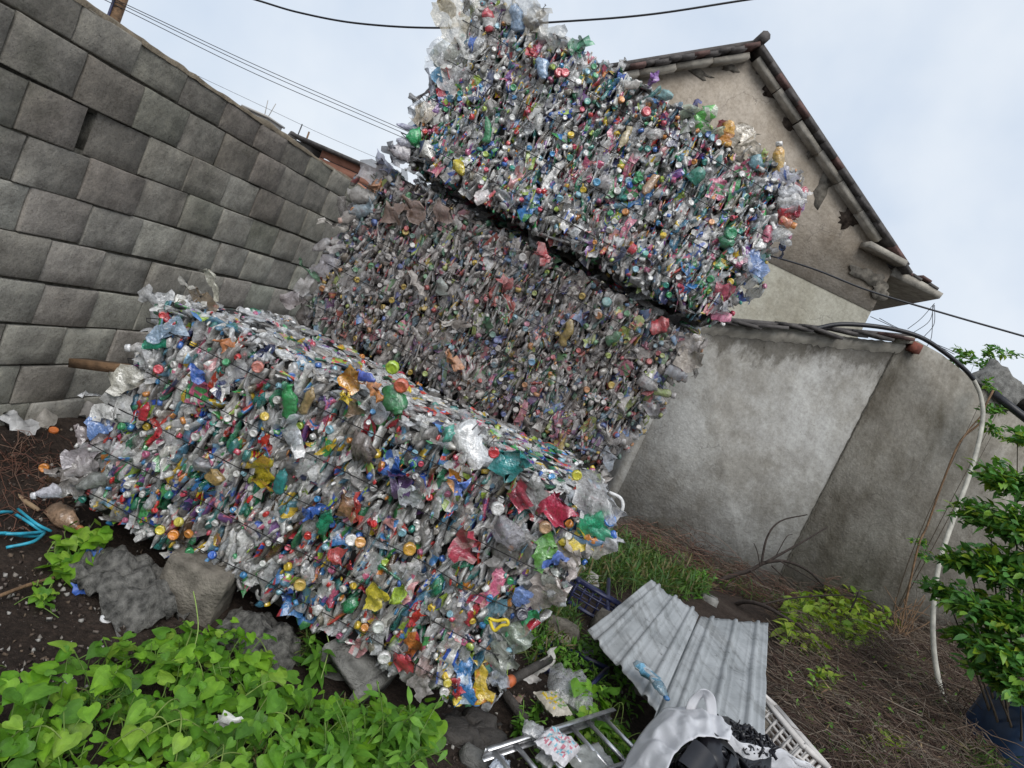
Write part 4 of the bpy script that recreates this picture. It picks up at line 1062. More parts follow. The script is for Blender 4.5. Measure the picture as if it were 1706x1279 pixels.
F1 = [(650, 645, 10, 52, (.02, .22, .06, .9), 'bottle', dict(rad=.036)), (655, 610, 0, 2, (.45, .65, .05), 'cap', dict(rad=.024)), (670, 640, 0, 3, (.70, .15, .08), 'cap', dict(rad=.026)), (618, 648, 18, 6, ORG, 'film', dict(film_w=.08)), (570, 640, 26, -24, (.74, .36, .05, .95), 'film', dict(film_w=.07)), (570, 655, 14, 14, YEL, 'film', dict(film_w=.06)), (590, 622, 40, 14, (.05, .10, .50, .95), 'bottle', dict(rad=.018)), (585, 690, 8, -30, (.30, .20, .12, .9), 'film', dict(film_w=.07)), (590, 740, 40, 10, (.24, .20, .18, .85), 'bottle', dict(rad=.05)), (432, 812, 16, -50, (.66, .50, .03, .95), 'film', dict(film_w=.07, label=(.6, .35, .05))), (355, 800, 10, -16, (.45, .30, .10, .9), 'bottle', dict(rad=.035)), (478, 700, 10, -66, (.03, .38, .10, .9), 'bottle', dict(rad=.026)), (500, 690, 24, -50, (.45, .32, .15, .95), 'bottle', dict(rad=.018)), (460, 820, 16, -46, TEAL+(.9,), 'bottle', dict(rad=.022)), (480, 740, 8, -50, (.60, .64, .68, .7), 'film', dict(film_w=.06)), (485, 715, 12, 34, (.70, .70, .70, .9), 'film', dict(film_w=.05)),
      (655, 790, 4, -34, (.05, .16, .56, 1.), 'film', dict(film_w=.075, label=(.62, .66, .72))), (648, 815, 28, -10, (.10, .05, .16, 1.), 'film', dict(film_w=.1)), (680, 840, 8, -28, (.60, .62, .66, .9), 'film', dict(film_w=.06)), (745, 800, 26, -6, (.74, .30, .03, 1.), 'film', dict(film_w=.09)), (765, 818, 8, -20, (.10, .20, .62, .95), 'film', dict(film_w=.05)), (830, 790, 46, -30, TEAL+(.95,), 'film', dict(film_w=.10)), (855, 835, 20, -14, CRM, 'film', dict(film_w=.11)), (905, 860, 40, -18, (.50, .03, .08, 1.), 'film', dict(film_w=.11)), (870, 850, 34, -40, (.46, .46, .45, .9), 'film', dict(film_w=.10)), (760, 935, 26, -50, (.52, .06, .10, .95), 'film', dict(film_w=.09, label=(.6, .3, .3))), (585, 870, 18, -48, (.56, .06, .05, 1.), 'film', dict(film_w=.045)), (570, 860, 10, -36, (.34, .18, .10, 1.), 'film', dict(film_w=.05)), (530, 890, 24, -50, (.02, .26, .14, .9), 'bottle', dict(rad=.026)), (505, 860, 30, -20, (.05, .16, .60, .95), 'film', dict(film_w=.06)), (580, 1000, 10, 20, (.02, .22, .08, .9), 'bottle', dict(rad=.03)), (620, 1010, 16, -30, (.70, .58, .04, .95), 'film', dict(film_w=.06)), (655, 1010, 20, -34, (.42, .60, .05, .95), 'film', dict(film_w=.03)), (680, 1050, 24, -36, (.62, .04, .04, 1.), 'film', dict(film_w=.025)), (680, 1095, 20, -38, (.72, .22, .04, .95), 'film', dict(film_w=.05, label=RED)), (660, 1110, 28, -16, RED, 'film', dict(film_w=.05)), (840, 905, 30, -30, (.52, .50, .54, .5), 'bottle', dict(rad=.06)), (560, 940, 4, -22, (.48, .05, .05, .95), 'film', dict(film_w=.04)), (600, 902, 3, 0, (.68, .33, .08), 'cap', dict(rad=.02)), (585, 898, 3, 0, W_[:3], 'cap', dict(rad=.022)), (682, 912, 5, 3, (.66, .36, .05), 'cap', dict(rad=.024)), (828, 845, 5, 3, W_[:3], 'cap', dict(rad=.024)), (630, 1042, 3, 2, (.70, .72, .68), 'cap', dict(rad=.022)), (640, 1092, 3, 2, W_[:3], 'cap', dict(rad=.024)), (907, 876, 3, 3, (.48, .30, .16), 'cap', dict(rad=.022)), (960, 790, 3, 3, (.66, .62, .05), 'cap', dict(rad=.018)), (822, 752, 3, 3, (.66, .05, .06), 'cap', dict(rad=.020)), (745, 715, 10, 20, (.08, .45, .34, .8), 'bottle', dict(rad=.03)), (500, 972, 3, 2, (.62, .42, .10), 'cap', dict(rad=.022)), (355, 925, 4, -20, BLU, 'cap', dict(rad=.016)), (300, 870, -4, -16, (.68, .60, .08), 'cap', dict(rad=.018)), (268, 882, 2, 0, (.74, .62, .06), 'cap', dict(rad=.018)), (290, 890, 2, 0, ORG, 'cap', dict(rad=.02)), (330, 780, 12, -20, (.30, .32, .34, .7), 'bottle', dict(rad=.04)), (245, 745, 14, -36, RED, 'film', dict(film_w=.04)), (235, 700, 10, -34, RED, 'bottle', dict(rad=.018)), (265, 615, 3, 0, RED, 'cap', dict(rad=.018)), (325, 615, 6, 24, BLU, 'film', dict(film_w=.04)), (430, 610, 3, 2, (.62, .20, .15), 'cap', dict(rad=.022)), (375, 560, 8, 24, (.62, .20, .04), 'film', dict(film_w=.05)), (525, 1010, 6, 14, W_[:3], 'bottle', dict(rad=.02)), (905, 945, 30, -20, (.10, .20, .62, .95), 'film', dict(film_w=.05))]
for k, (px, py, dx, dy, col, kd, kw) in enumerate(S1+F1):
    kw = dict(kw)
    if k >= len(S1): kw.setdefault('y', bale1.y0-.035)
    if 250 < px < 400 and py < 525: kw.setdefault('y', bale1.y0+.15)
    stick(bale1, px, py, dx, dy, col, kd, seed=400+k, **kw)
# white jug with marker writing near the upper edge of the front bale
jp = at_y(785, 742, bale1.y0+.045)
A = bottle_arrays(77, (.76, .76, .75, .97), None, None, None, .055, .17, .55, 12, False)
jd = at_y(800, 775, bale1.y0)-at_y(770, 715, bale1.y0)
jug = bale1.feature(A, 'white_jug', jp, basis(jd, [0, -1, .6])*np.array([.6, .85, 1]))
jug['label'] = 'white plastic jug with black hand-drawn marks'
tx = bpy.data.curves.new('marker_writing', 'FONT'); tx.body = '113K'; tx.size = .055; tx.extrude = .0006; tx.align_x = 'CENTER'
tx.materials.append(M['hose'])
_t = bpy.data.objects.new('marker_tmp', tx); COL.objects.link(_t)
bpy.context.view_layer.update()
_me = bpy.data.meshes.new_from_object(_t.evaluated_get(bpy.context.evaluated_depsgraph_get()))
bpy.data.objects.remove(_t)
to = bpy.data.objects.new('marker_writing', _me); COL.objects.link(to)
tp = at_y(803, 731, bale1.y0-.068)
tu = at_y(820, 742, bale1.y0-.035)-at_y(786, 712, bale1.y0-.035); tu /= np.linalg.norm(tu)
to.parent = bale1.root
tn = np.array([0., -.85, .5]); tn -= tu*(tn @ tu); tn /= np.linalg.norm(tn); tv = np.cross(tn, tu)
to.matrix_local = Matrix(((tu[0], tv[0], tn[0], tp[0]-bale1.org[0]), (tu[1], tv[1], tn[1], tp[1]-bale1.org[1]), (tu[2], tv[2], tn[2], tp[2]-bale1.org[2]), (0, 0, 0, 1)))
# yellow carrying handle and white cord at the right end of the front bale
mb = MB(); mb.tube(catmull([at_y(x, y, bale1.y0-.06) for x, y in ((815, 1030), (823, 1050), (835, 1042), (846, 1040), (843, 1032), (828, 1034), (814, 1030))], 5)-bale1.org, .006, 6, (.75, .58, .04, 1)); mb.build('bottle_handle', M['tintpl'], bale1.root)
mb = MB(); mb.tube(catmull([at_y(x, y, bale1.y0+.05) for x, y in ((1015, 820), (1034, 830), (1037, 848), (1022, 872))], 5)-bale1.org, .006, 6, (.72, .71, .69, 1)); mb.build('white_cord', M['tintpl'], bale1.root)
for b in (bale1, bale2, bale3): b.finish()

# ------------------------------------------------------------------ stones, rubble and things lying about
def lump(name, mat, c, h, seed, label=None, cat=None, group=None, sub=4, rough=.16, rotz=0.0, boxy=.55, parent=None, tilt=(0, 0)):
    """uneven stone: a subdivided box pushed towards a rounded shape and roughened"""
    n = sub+1; V, F, key = [], [], {}
    def vid(p):
        k = tuple(np.round(p, 4))
        if k not in key: key[k] = len(V); V.append(np.array(p, float))
        return key[k]
    for ax in range(3):
        for sgn in (-1, 1):
            for i in range(sub):
                for j in range(sub):
                    q = []
                    for a, b in ((i, j), (i+1, j), (i+1, j+1), (i, j+1)):
                        p = [0, 0, 0]; p[ax] = sgn; p[(ax+1) % 3] = -1+2*a/sub; p[(ax+2) % 3] = -1+2*b/sub
                        q.append(vid(p))
                    F.append(q if sgn > 0 else q[::-1])
    V = np.array(V)
    sph = V/np.linalg.norm(V, axis=1)[:, None]*1.15
    V = V*boxy+sph*(1-boxy)
    V = V*(1+rough*noise3(V*1.0, seed, 1.6)[:, :1])+rough*.35*noise3(V, seed+5, 4.5)
    V = V*np.asarray(h)
    rm = np.array(Matrix.Rotation(rotz, 3, 'Z') @ Matrix.Rotation(tilt[0], 3, 'X') @ Matrix.Rotation(tilt[1], 3, 'Y'))
    V = V @ rm.T
    mb = MB(); mb.add(V, F)
    o = mb.build(name, mat, parent, c)
    if label: tag(o, label, cat, group)
    return o
p = at_z(322, 975, .11)
lump('support_block', M['stone'], (p[0], p[1]+.05, .095), (.12, .10, .12), 3, 'rounded tan concrete block propping the left front of the lowest bale', 'block', rotz=.15, boxy=.86, rough=.08, sub=8)
p = at_z(592, 1098, .1)
hb = empty('hollow_block', (p[0], p[1]+.02, 0), 'pale hollow concrete block, its dark opening facing out, under the middle of the lowest bale', 'block')
rm = np.array(Matrix.Rotation(-.30, 3, 'Z') @ Matrix.Rotation(.30, 3, 'Y') @ Matrix.Rotation(.25, 3, 'X'))
for nm, c, h in (('side_web', (-.10, 0, .06), (.016, .10, .088)), ('side_web', (.10, 0, .06), (.016, .10, .088)), ('top_shell', (0, 0, .133), (.083, .098, .014)), ('bottom_shell', (0, 0, -.012), (.083, .098, .014)), ('back_web', (0, .09, .06), (.083, .008, .057))):
    mb = MB(); mb.box(np.array(c) @ rm.T, h, rm); mb.build(nm, M['stone2'], hb)
for (x, y, h, sd) in ((-.35, 2.85, (.22, .13, .1), 8), (-1.3, 2.85, (.25, .13, .1), 9)):
    lump('support_block', M['stone2'], (x, y, .095), (h[0]*.6, h[1], .105), sd, 'grey concrete block deep in the shade under the lowest bale' if sd == 8 else 'grey concrete block under the far left corner of the lowest bale', 'block', boxy=.85, rough=.05)
def cloth(name, mat, c, sx, sy, hgt, seed, label=None, cat=None, group=None, n=16, rotz=0.0, fold=1.0, alpha=None, sol=True):
    V = []
    for i in range(n):
        for j in range(n):
            x, y = (i/(n-1)-.5)*2, (j/(n-1)-.5)*2
            r = math.hypot(x, y)
            e = 1+.22*nz(math.atan2(y, x)*1.3, seed)
            z = hgt*max(0, 1-r*r*.8)+hgt*.55*fold*abs(nz(x*2.2+seed, y*2.2, seed))+hgt*.3*fold*nz(x*5+seed, y*5, 2)
            V.append((x*sx*e, y*sy*e, max(z, .004)))
    mb = MB(); mb.add(V, grid_faces(n, n), (1, 1, 1, alpha or 1))
    o = mb.build(name, mat, None, c, True)
    o.rotation_euler.z = rotz
    if sol:
        md = o.modifiers.new('thickness', 'SOLIDIFY'); md.thickness = .004
    if label: tag(o, label, cat, group)
    return o
p = at_z(215, 965, .05); cloth('tarp', M['tarp'], (p[0], p[1], gh(p[0], p[1])-.01), .23, .16, .11, 4, 'crumpled grey dirty tarp beside the tan support block', 'tarp', rotz=-.3, fold=1.3, n=26)
p = at_z(440, 1060, .04); cloth('tarp', M['tarp'], (p[0], p[1], gh(p[0], p[1])-.01), .17, .13, .10, 14, 'shaded grey sheet bunched under the bale right of the tan block', 'tarp', fold=1.2, n=24)
p = at_z(795, 1215, .03)
mud = empty('sunken_sack', (p[0], p[1], gh(p[0], p[1])), 'dark muddy half-buried sack below the right end of the front bale', 'sack')
o = cloth('sack_body', M['mud'], (0, 0, -.01), .17, .15, .06, 6, n=24, rotz=.4, fold=1.0); o.parent = mud
for k, (dx, dy) in enumerate(((-.07, -.05), (.06, .02), (0, .09))):
    o = lump('lump', M['mud'], (dx, dy, .035), (.065, .055, .03), 20+k, sub=5, boxy=.3); o.parent = mud
def litter(name, arr, mat, px, py, z, ax, up, label, cat, group=None, scale=1.0):
    V, F, C = arr; mb = MB(); mb.add(V, F, C)
    o = bpy.data.objects.new(name, mb.mesh(name, mat)); COL.objects.link(o)
    p = at_z(px, py, z)
    B_ = basis(np.array(ax, float), np.array(up, float))*scale
    V2 = V @ B_.T
    p[2] = gh(p[0], p[1])-V2[:, 2].min()-.006 if z < .2 else z
    m4 = Matrix.Identity(4)
    for a in range(3):
        for b in range(3): m4[a][b] = B_[a][b]
        m4[a][3] = p[a]
    o.matrix_world = m4
    return tag(o, label, cat, group)
fa = film_arrays
L_ = [
 ('white_scrap', fa((.52, .52, .52), 1, 1, .07, .22, 1.2), 15, 735, (1, .3, .1), 'white torn film strip at the left edge by the wall foot', 'scrap'),
 ('pale_scrap', fa((.36, .34, .31), 1, 2, .09, .16, 1.2), 62, 722, (1, -.3, 0), 'pale beige torn scrap by the wall foot', 'scrap'),
 ('pale_scrap', fa((.36, .34, .32), 1, 3, .09, .32, 1.0), 125, 708, (1, .1, .1), 'long greyish torn film between wall foot and front bale', 'scrap'),
 ('bottle_lid', cap_arrays((.62, .18, .05), 1, .022, .02), 80, 742, None, 'orange bottle cap on soil nearest the block wall', 'cap'),
 ('white_scrap', fa((.7, .7, .68), 1, 5, .07, .08, 1), 265, 1232, (1, .4, .3), 'white crumpled paper among the lower heart-shaped leaves', 'scrap'),
 ('white_scrap', fa((.7, .7, .68), 1, 6, .05, .09, 1), 370, 1215, (.3, .4, .8), 'upright white paper shred among the heart-shaped leaves', 'scrap'),
 ('lid', cap_arrays((.68, .68, .68), 1, .022, .008), 182, 1020, None, 'round white lid on soil below the grey tarp', 'lid'),
 ('pebble', fa((.6, .58, .55), 1, 9, .04, .05, 1), 118, 1130, (1, 0, .2), 'white curled chip at the left tip of the leafy patch', 'scrap'),
 ('blue_scrap', fa((.05, .12, .42), 1, 10, .06, .07, 1), 135, 972, (1, .2, .5), 'blue wrapper piece on the crumpled grey tarp', 'wrapper'),
 ('bottle_lid', cap_arrays((.6, .04, .04), 1, .016, .016), 230, 972, None, 'red bottle cap on the crumpled grey tarp', 'cap'),
 ('red_scrap', fa((.55, .10, .10), 1, 12, .05, .05, 1), 440, 1052, (1, .3, .2), 'small red scrap on the shaded sheet under the bale', 'scrap'),
 ('dirty_bottle', bottle_arrays(31, (.52, .34, .22, .8), None, None, (.6, .25, .1), .04, .2, .8), 110, 868, (1, -.25, .05), 'brownish crushed bottle by the cyan straps', 'bottle'),
 ('blue_scrap', fa((.06, .16, .5), 1, 13, .05, .08, 1), 150, 930, (.2, .3, 1), 'blue and white wrapper in the small leaf clump at left', 'wrapper'),
 ('stub_bottle', bottle_arrays(33, (.5, .5, .48, .5), None, None, (.72, .72, .7), .032, .2, .4), 690, 1218, (1, .1, .05), 'clear bottle with white cap beside the right edge of the leafy patch', 'bottle'),
 ('rag', fa((.62, .60, .56), 1, 14, .12, .2, 1.2), 905, 1108, (.4, .9, .3), 'dirty white film twist on soil right of the bale', 'scrap'),
 ('stone_chip', fa((.4, .36, .3), 1, 15, .08, .14, .7), 935, 1068, (1, -.2, 0), 'pale board chip left of the grey sheet', 'scrap'),
 ('white_scrap', fa((.66, .64, .62), 1, 16, .12, .2, 1.2), 975, 965, (1, -.2, .2), 'white plastic shreds lying over the upper navy crate', 'scrap'),
]
for k, (nm, arr, px, py, ax, lab, cat) in enumerate(L_):
    if ax is None: litter(nm, arr, M['tintpl'], px, py, .03, (.15, -.2, 1), (1, 0, 0), lab, cat)
    else: litter(nm, arr, M['pet'] if 'bottle' in nm else M['tintpl'], px, py, .04, ax, (0, .35, 1) if cat != 'bottle' else (0, 1, .2), lab, cat)
# many nameless crumbs on the soil
mb = MB(); rr = np.random.default_rng(5)
for k in range(1300):
    q = rr.random()
    px, py = (rr.uniform(0, 420), rr.uniform(690, 1180)) if q < .6 else (rr.uniform(740, 1060), rr.uniform(960, 1279))
    p = at_z(px, py, 0.0)
    if p[1] > 7 or p[0] < -2.4: continue
    c = [(.18, .15, .13), (.12, .09, .07), (.26, .23, .20), (.15, .11, .08), (.08, .06, .05), (.40, .38, .35)][int(rr.integers(6))]
    B_ = basis(rr.normal(0, 1, 3)*np.array([1, 1, .4]), (0, 0, 1))*rr.uniform(.003, .010)
    v = np.array([(-1, -.3, -1), (1, -.2, -.8), (.8, .2, 1), (-.7, .3, .9), (0, 1.0, 0)]) @ B_.T+np.array([p[0], p[1], gh(p[0], p[1])+.004])
    mb.add(v, [(0, 1, 4), (1, 2, 4), (2, 3, 4), (3, 0, 4), (3, 2, 1, 0)], c+(1,))
o = mb.build('soil_debris', M['twig']); o['kind'] = 'stuff'
# cyan straps, sticks
st = empty('strap_bundle', at_z(70, 890, .04), 'bright cyan plastic straps fanning over the soil at the left edge', 'straps')
for pts in ([(-30, 905), (0, 888), (45, 893), (72, 890), (55, 875), (25, 856)], [(-30, 858), (0, 853), (20, 853)], [(74, 888), (55, 902), (10, 912)], [(-20, 888), (30, 889), (74, 886)], [(30, 848), (60, 872), (85, 885)]):
    mb = MB(); mb.tube(catmull([at_z(x, y, .03+.02*math.sin(i*1.7)) for i, (x, y) in enumerate(pts)], 6), .0065, 5); relpart(mb, 'strap', M['strap'], st)
mb = MB(); mb.tube(catmull([at_z(x, y, .04) for x, y in ((-20, 785), (10, 812), (38, 832), (65, 850))], 5), [.010]*15+[.007], 6); tag(mb.build('peeled_stick', solid('peeled_wood', (.40, .28, .17), .7)), 'pale peeled stick above the cyan straps', 'stick')
mb = MB(); mb.tube(catmull([at_z(x, y, .02) for x, y in ((-10, 996), (45, 975), (90, 962))], 5), .007, 5); tag(mb.build('thin_stick', M['wood']), 'thin brown stick on soil below the cyan straps', 'stick')
a_, b_ = at_y(128, 604, 2.86), at_y(300, 626, 2.86)
mb = MB(); d = b_-a_; L = np.linalg.norm(d); mb.box((a_+b_)/2, (L/2, .05, .022), basis(np.cross(d/L, [0, -1, 0]), d)[:, [0, 1, 2]]); tag(mb.build('wood_plank', M['wood']), 'weathered brown timber poking out between block wall and front bale', 'plank')
lump('rubble_stone', M['stone2'], tuple(at_z(790, 1264, .02)), (.05, .04, .03), 40, 'small pale stone in front of the ladder rail', 'stone')
lump('rubble_stone', M['stone2'], tuple(at_z(1178, 1002, .0)), (.07, .06, .06), 41, 'pale stone at the foot of the dead branch', 'stone')
lump('rubble_stone', M['stone'], tuple(at_z(935, 1055, .03)), (.10, .08, .07), 42, 'brown clod between the two navy crates', 'stone', boxy=.3)
lump('rubble_stone', M['stone2'], tuple(at_z(1625, 648, 0) if False else at_plane(1672, 644, W0, WN)), (.24, .10, .16), 43, 'grey broken concrete lump on top of the boundary wall', 'rubble', boxy=.96, rough=.3, tilt=(0, .3), sub=7)

# brown pipe with orange end left of the navy crate
bp = empty('drain_pipe', at_z(850, 1130, .05), 'dark pipe stub with an orange end lying right of the bale', 'pipe')
mb = MB(); mb.tube([at_z(850, 1134, .07), at_z(915, 1098, .05)], .022, 10); relpart(mb, 'tube', M['mud'], bp)
mb = MB(); mb.tube([at_z(845, 1137, .072), at_z(852, 1133, .07)], .026, 10); relpart(mb, 'end_ring', solid('orange_plastic', (.55, .14, .05), .5), bp)
mb = MB(); mb.tube([at_z(830, 1140, .03), at_z(875, 1200, .02)], .022, 8); tag(mb.build('timber_batten', M['mud']), 'muddy batten lying along the soil below the orange pipe end', 'batten')

# ------------------------------------------------------------------ corrugated sheet
def P3(px, py, z): return at_z(px, py, z)
colsF = [P3(1085, 966, .34), P3(1165, 1027, .31), P3(1280, 1038, .38)]
colsN = [P3(978, 1051, .20), P3(1096, 1190, .24), P3(1273, 1238, .36)]
def lerp3(A, u):
    return A[0]*(1-2*u)+A[1]*2*u if u < .5 else A[1]*(2-2*u)+A[2]*(2*u-1)
nu, nv = 169, 22; V = []
for i in range(nu):
    u = i/(nu-1); F_, N_ = lerp3(colsF, u), lerp3(colsN, u)
    for j in range(nv):
        v = j/(nv-1)
        e = .012*nz(u*16, 3) if j in (0, nv-1) else 0
        v2 = v+e*(1 if j else -1)
        if j == 0: v2 += .05*max(0, nz(u*7, 9))
        p = F_*(1-v2)+N_*v2
        k = (u*6+.35*nz(math.floor(u*6)*1.7, 5)) % 1.0
        rib = .017*min(1, max(0, (.10-abs(k-.5))/.05))+.003*min(1, max(0, (.05-abs(k-.22))/.03))+.003*min(1, max(0, (.05-abs(k-.78))/.03))
        if abs(u-.5) < .010: rib -= .045
        z = rib+.022*nz(u*4, v*2.2, 4)+.009*nz(u*9, v*8, 8)-.014*max(0, nz(u*6+9, v*5, 3)-.25)-.012*math.exp(-((v-.52)/.035)**2)*(1 if u > .5 else .4)
        V.append(p+np.array([0, 0, z]))
mb = MB(); mb.add(V, grid_faces(nu, nv))
o = mb.build('corrugated_sheet', M['sheet'], smooth=False)
md = o.modifiers.new('thickness', 'SOLIDIFY'); md.thickness = .004
tag(o, 'weathered grey ribbed roofing sheet, creased in two, lying on the weeds', 'roofing sheet')
# rests on rubble
for k, (px, py) in enumerate(((1040, 1050), (1210, 1080), (1110, 1130), (1240, 1180))):
    p = at_z(px, py, .14); g = gh(p[0], p[1])
    lump('rubble_heap', M['stone'], (p[0], p[1]+.08, g+.05), (.16, .12, .10), 50+k, ('broken stone', 'dark stone', 'rough stone', 'grey stone')[k]+' under the '+('left corner', 'far right part', 'crease', 'near right corner')[k]+' of the roofing sheet', 'stone')
bt = bottle_arrays(61, (.22, .36, .44, .5), (.12, .34, .50), (.50, .56, .60), (.02, .20, .50), .034, .24, .8)
V, F, C = bt; mb = MB(); mb.add(V, F, C)
o = bpy.data.objects.new('blue_bottle', mb.mesh('blue_bottle', M['pet'])); COL.objects.link(o)
d = at_z(1110, 1157, .29)-at_z(1072, 1112, .29); B_ = basis(d, (0, 0, 1))*np.array([.6, 1, 1]); c = at_z(1091, 1134, .31)
m4 = Matrix.Identity(4)
for a in range(3):
    for b in range(3): m4[a][b] = B_[a][b]
    m4[a][3] = c[a]
o.matrix_world = m4
tag(o, 'crushed clear bottle with bright blue cap lying on the grey roofing sheet', 'bottle')

# ------------------------------------------------------------------ crates
def crate(name, label, c, size, rotz, tilt, mat, nx=6, nyy=4, nz_=3, bar=.005):
    r_ = empty(name, c, label, 'crate')
    Lx, Ly, Lz = size
    r_.rotation_euler = (tilt[0], tilt[1], rotz)
    def side(nm, o_, u, v, nu_, nv_):
        mb = MB(); o_, u, v = np.array(o_), np.array(u), np.array(v)
        n = np.cross(u, v); n /= np.linalg.norm(n)
        for i in range(nu_+1):
            p = o_+u*i/nu_; mb.box(p+v*.5, np.array([bar, bar*.8, np.linalg.norm(v)/2]), basis(v, u))
        for j in range(nv_+1):
            p = o_+v*j/nv_; mb.box(p+u*.5+n*.0012, np.array([bar*(2.2 if j in (0, nv_) else 1), bar*.9, np.linalg.norm(u)/2]), basis(u, v))
        mb.build(nm, mat, r_)
    x, y = Lx/2, Ly/2
    side('base_grid', (-x, -y, 0), (Lx, 0, 0), (0, Ly, 0), nx, nyy)
    side('side_grid', (-x, -y, .004), (Lx, 0, 0), (0, 0, Lz), nx, nz_)
    side('side_grid', (-x, y, .004), (Lx, 0, 0), (0, 0, Lz), nx, nz_)
    side('end_grid', (-x, -y+.012, .004), (0, Ly-.024, 0), (0, 0, Lz), nyy, nz_)
    side('end_grid', (x, -y+.012, .004), (0, Ly-.024, 0), (0, 0, Lz), nyy, nz_)
    mb = MB(); h = .009
    for sx in (-1, 1):
        mb.box((sx*x, 0, Lz), (h, y+h, h*1.1)); mb.box((0, sx*y, Lz+.0015), (x-h-.002, h, h*1.1))
    mb.build('rim', mat, r_)
    return r_
p = at_z(985, 1008, .05); crate('navy_crate', 'navy blue lattice crate in the weeds above the grey roofing sheet', (p[0], p[1], gh(p[0], p[1])-.01), (.42, .30, .14), .25, (-.25, .15), M['navy'], 7, 5, 3)
p = at_z(955, 1112, .03); crate('navy_crate', 'navy blue crate remnant half buried left of the roofing sheet', (p[0], p[1], gh(p[0], p[1])-.05), (.32, .24, .10), -.4, (.2, -.2), M['navy'], 7, 5, 2)
mb = MB(); mb.tube([at_z(1012, 1028, .12), at_z(1014, 965, .14)], .014, 6); tag(mb.build('blue_rod', M['navy']), 'upright navy rod standing beside the upper navy crate', 'rod')
p = at_z(1285, 1210, .22); crate('white_crate', 'off-white lattice crate poking out right of the sack', (p[0]+.03, p[1]+.02, .10), (.20, .44, .16), .38, (0, .35), M['white'], 4, 7, 3, .006)

# ------------------------------------------------------------------ ladder
ld = empty('aluminium_ladder', at_z(930, 1230, .08), 'scuffed aluminium ladder lying among weeds at the bottom', 'ladder')
zl = .11
r0, r1 = at_z(812, 1252, zl), at_z(1012, 1188, zl+.02)
rd = (r1-r0); Lr = np.linalg.norm(rd); rd /= Lr
q0, q1 = at_z(870, 1330, zl-.01), at_z(1085, 1262, zl+.01)
for a_, b_ in ((r0-rd*.02, r1+rd*.03), (q0-rd*.1, q1+rd*.12)):
    d = b_-a_; L = np.linalg.norm(d); mb = MB()
    B_ = basis(d, (0, 0, 1))
    mb.box((a_+b_)/2, (.020, .0025, L/2), B_); mb.box((a_+b_)/2+B_[:, 0]*.0215+B_[:, 1]*.008, (.0015, .010, L/2), B_); mb.box((a_+b_)/2-B_[:, 0]*.0215+B_[:, 1]*.008, (.0015, .010, L/2), B_)
    relpart(mb, 'rail', M['alu'], ld)
for i in range(7):
    t = .04+.15*i
    a_, b_ = r0+(r1-r0)*t, q0+(q1-q0)*t
    mb = MB(); mb.tube([a_, b_], .0095, 8); relpart(mb, 'rung', M['alu'], ld)

def bagthing(name, label, cat, px, py, z, px2, py2, wd, ht, col, stripes, seed, mat, n=14, alpha=1.0):
    """plump crumpled bag lying along two pixels' ground points"""
    a_, b_ = at_z(px, py, z), at_z(px2, py2, z); d = b_-a_; L = np.linalg.norm(d); d /= L
    e = np.cross([0, 0, 1], d); mb = MB(); rr = random.Random(seed)
    for sg in (1, -1):
        V = []
        for i in range(n):
            for j in range(n):
                u, v = i/(n-1), (j/(n-1)-.5)*2
                prof = (max(0, 1-abs(2*u-1)**4)*max(0, 1-v**4))**.5
                z_ = sg*ht*prof*(.7+.5*nz(u*4+seed, v*3, sg))+.35*ht*nz(u*8, v*6, seed)
                V.append(a_+d*L*u+e*wd*v*(1+.12*nz(u*5, seed))+np.array([0, 0, z_]))
        C = []
        for i in range(n-1):
            for j in range(n-1):
                c = col
                q = nz(i*.55+seed, j*.45, seed*1.7)
                if stripes and sg > 0 and 1 < i < n-3 and 1 < j < n-3:
                    if q > .22: c = stripes[0]
                    elif q < -.25: c = stripes[1]
                k = rr.uniform(.9, 1.08); C.append((c[0]*k, c[1]*k, c[2]*k, alpha))
        mb.add(V, grid_faces(n, n), np.array(C))
    o = mb.build(name, mat, None)
    return tag(o, label, cat)
bagthing('printed_bag', 'white crumpled bag with red and blue print lying on the ladder rungs', 'bag', 905, 1222, .17, 955, 1262, .085, .03, (.66, .64, .66), [(.55, .20, .25), (.25, .52, .62)], 3, M['tintpl'], 22)
bagthing('cloudy_bag', 'clear cloudy film bag bunched on the ladder rail', 'bag', 872, 1208, .15, 905, 1225, .04, .025, (.55, .56, .57), None, 5, M['pet'], 12, .6)
bagthing('white_wrap', 'plain white wad of plastic between the ladder rungs', 'wad', 900, 1252, .09, 925, 1272, .05, .03, (.62, .62, .60), None, 7, M['tintpl'])
bagthing('grey_sack', 'grey flattened sack piece at the bottom of the ladder', 'sack', 955, 1278, .1, 1020, 1268, .09, .03, (.34, .35, .33), None, 8, M['tintpl'])
bagthing('food_wrapper', 'yellow and white printed food wrapper in the weeds above the ladder', 'wrapper', 905, 1152, .12, 938, 1192, .06, .025, (.52, .48, .40), [(.66, .48, .03), (.20, .32, .12)], 9, M['tintpl'], 18)
bagthing('clear_bag', 'large clear crumpled film bag behind the yellow wrapper', 'bag', 915, 1132, .10, 985, 1165, .13, .07, (.52, .53, .53), None, 11, M['pet'], 18, .4)
bagthing('frosted_bottle', 'bluish frosted bottle at the lower left end of the ladder', 'bottle', 820, 1268, .08, 845, 1285, .035, .035, (.42, .46, .54), None, 12, M['pet'], 10, .8)

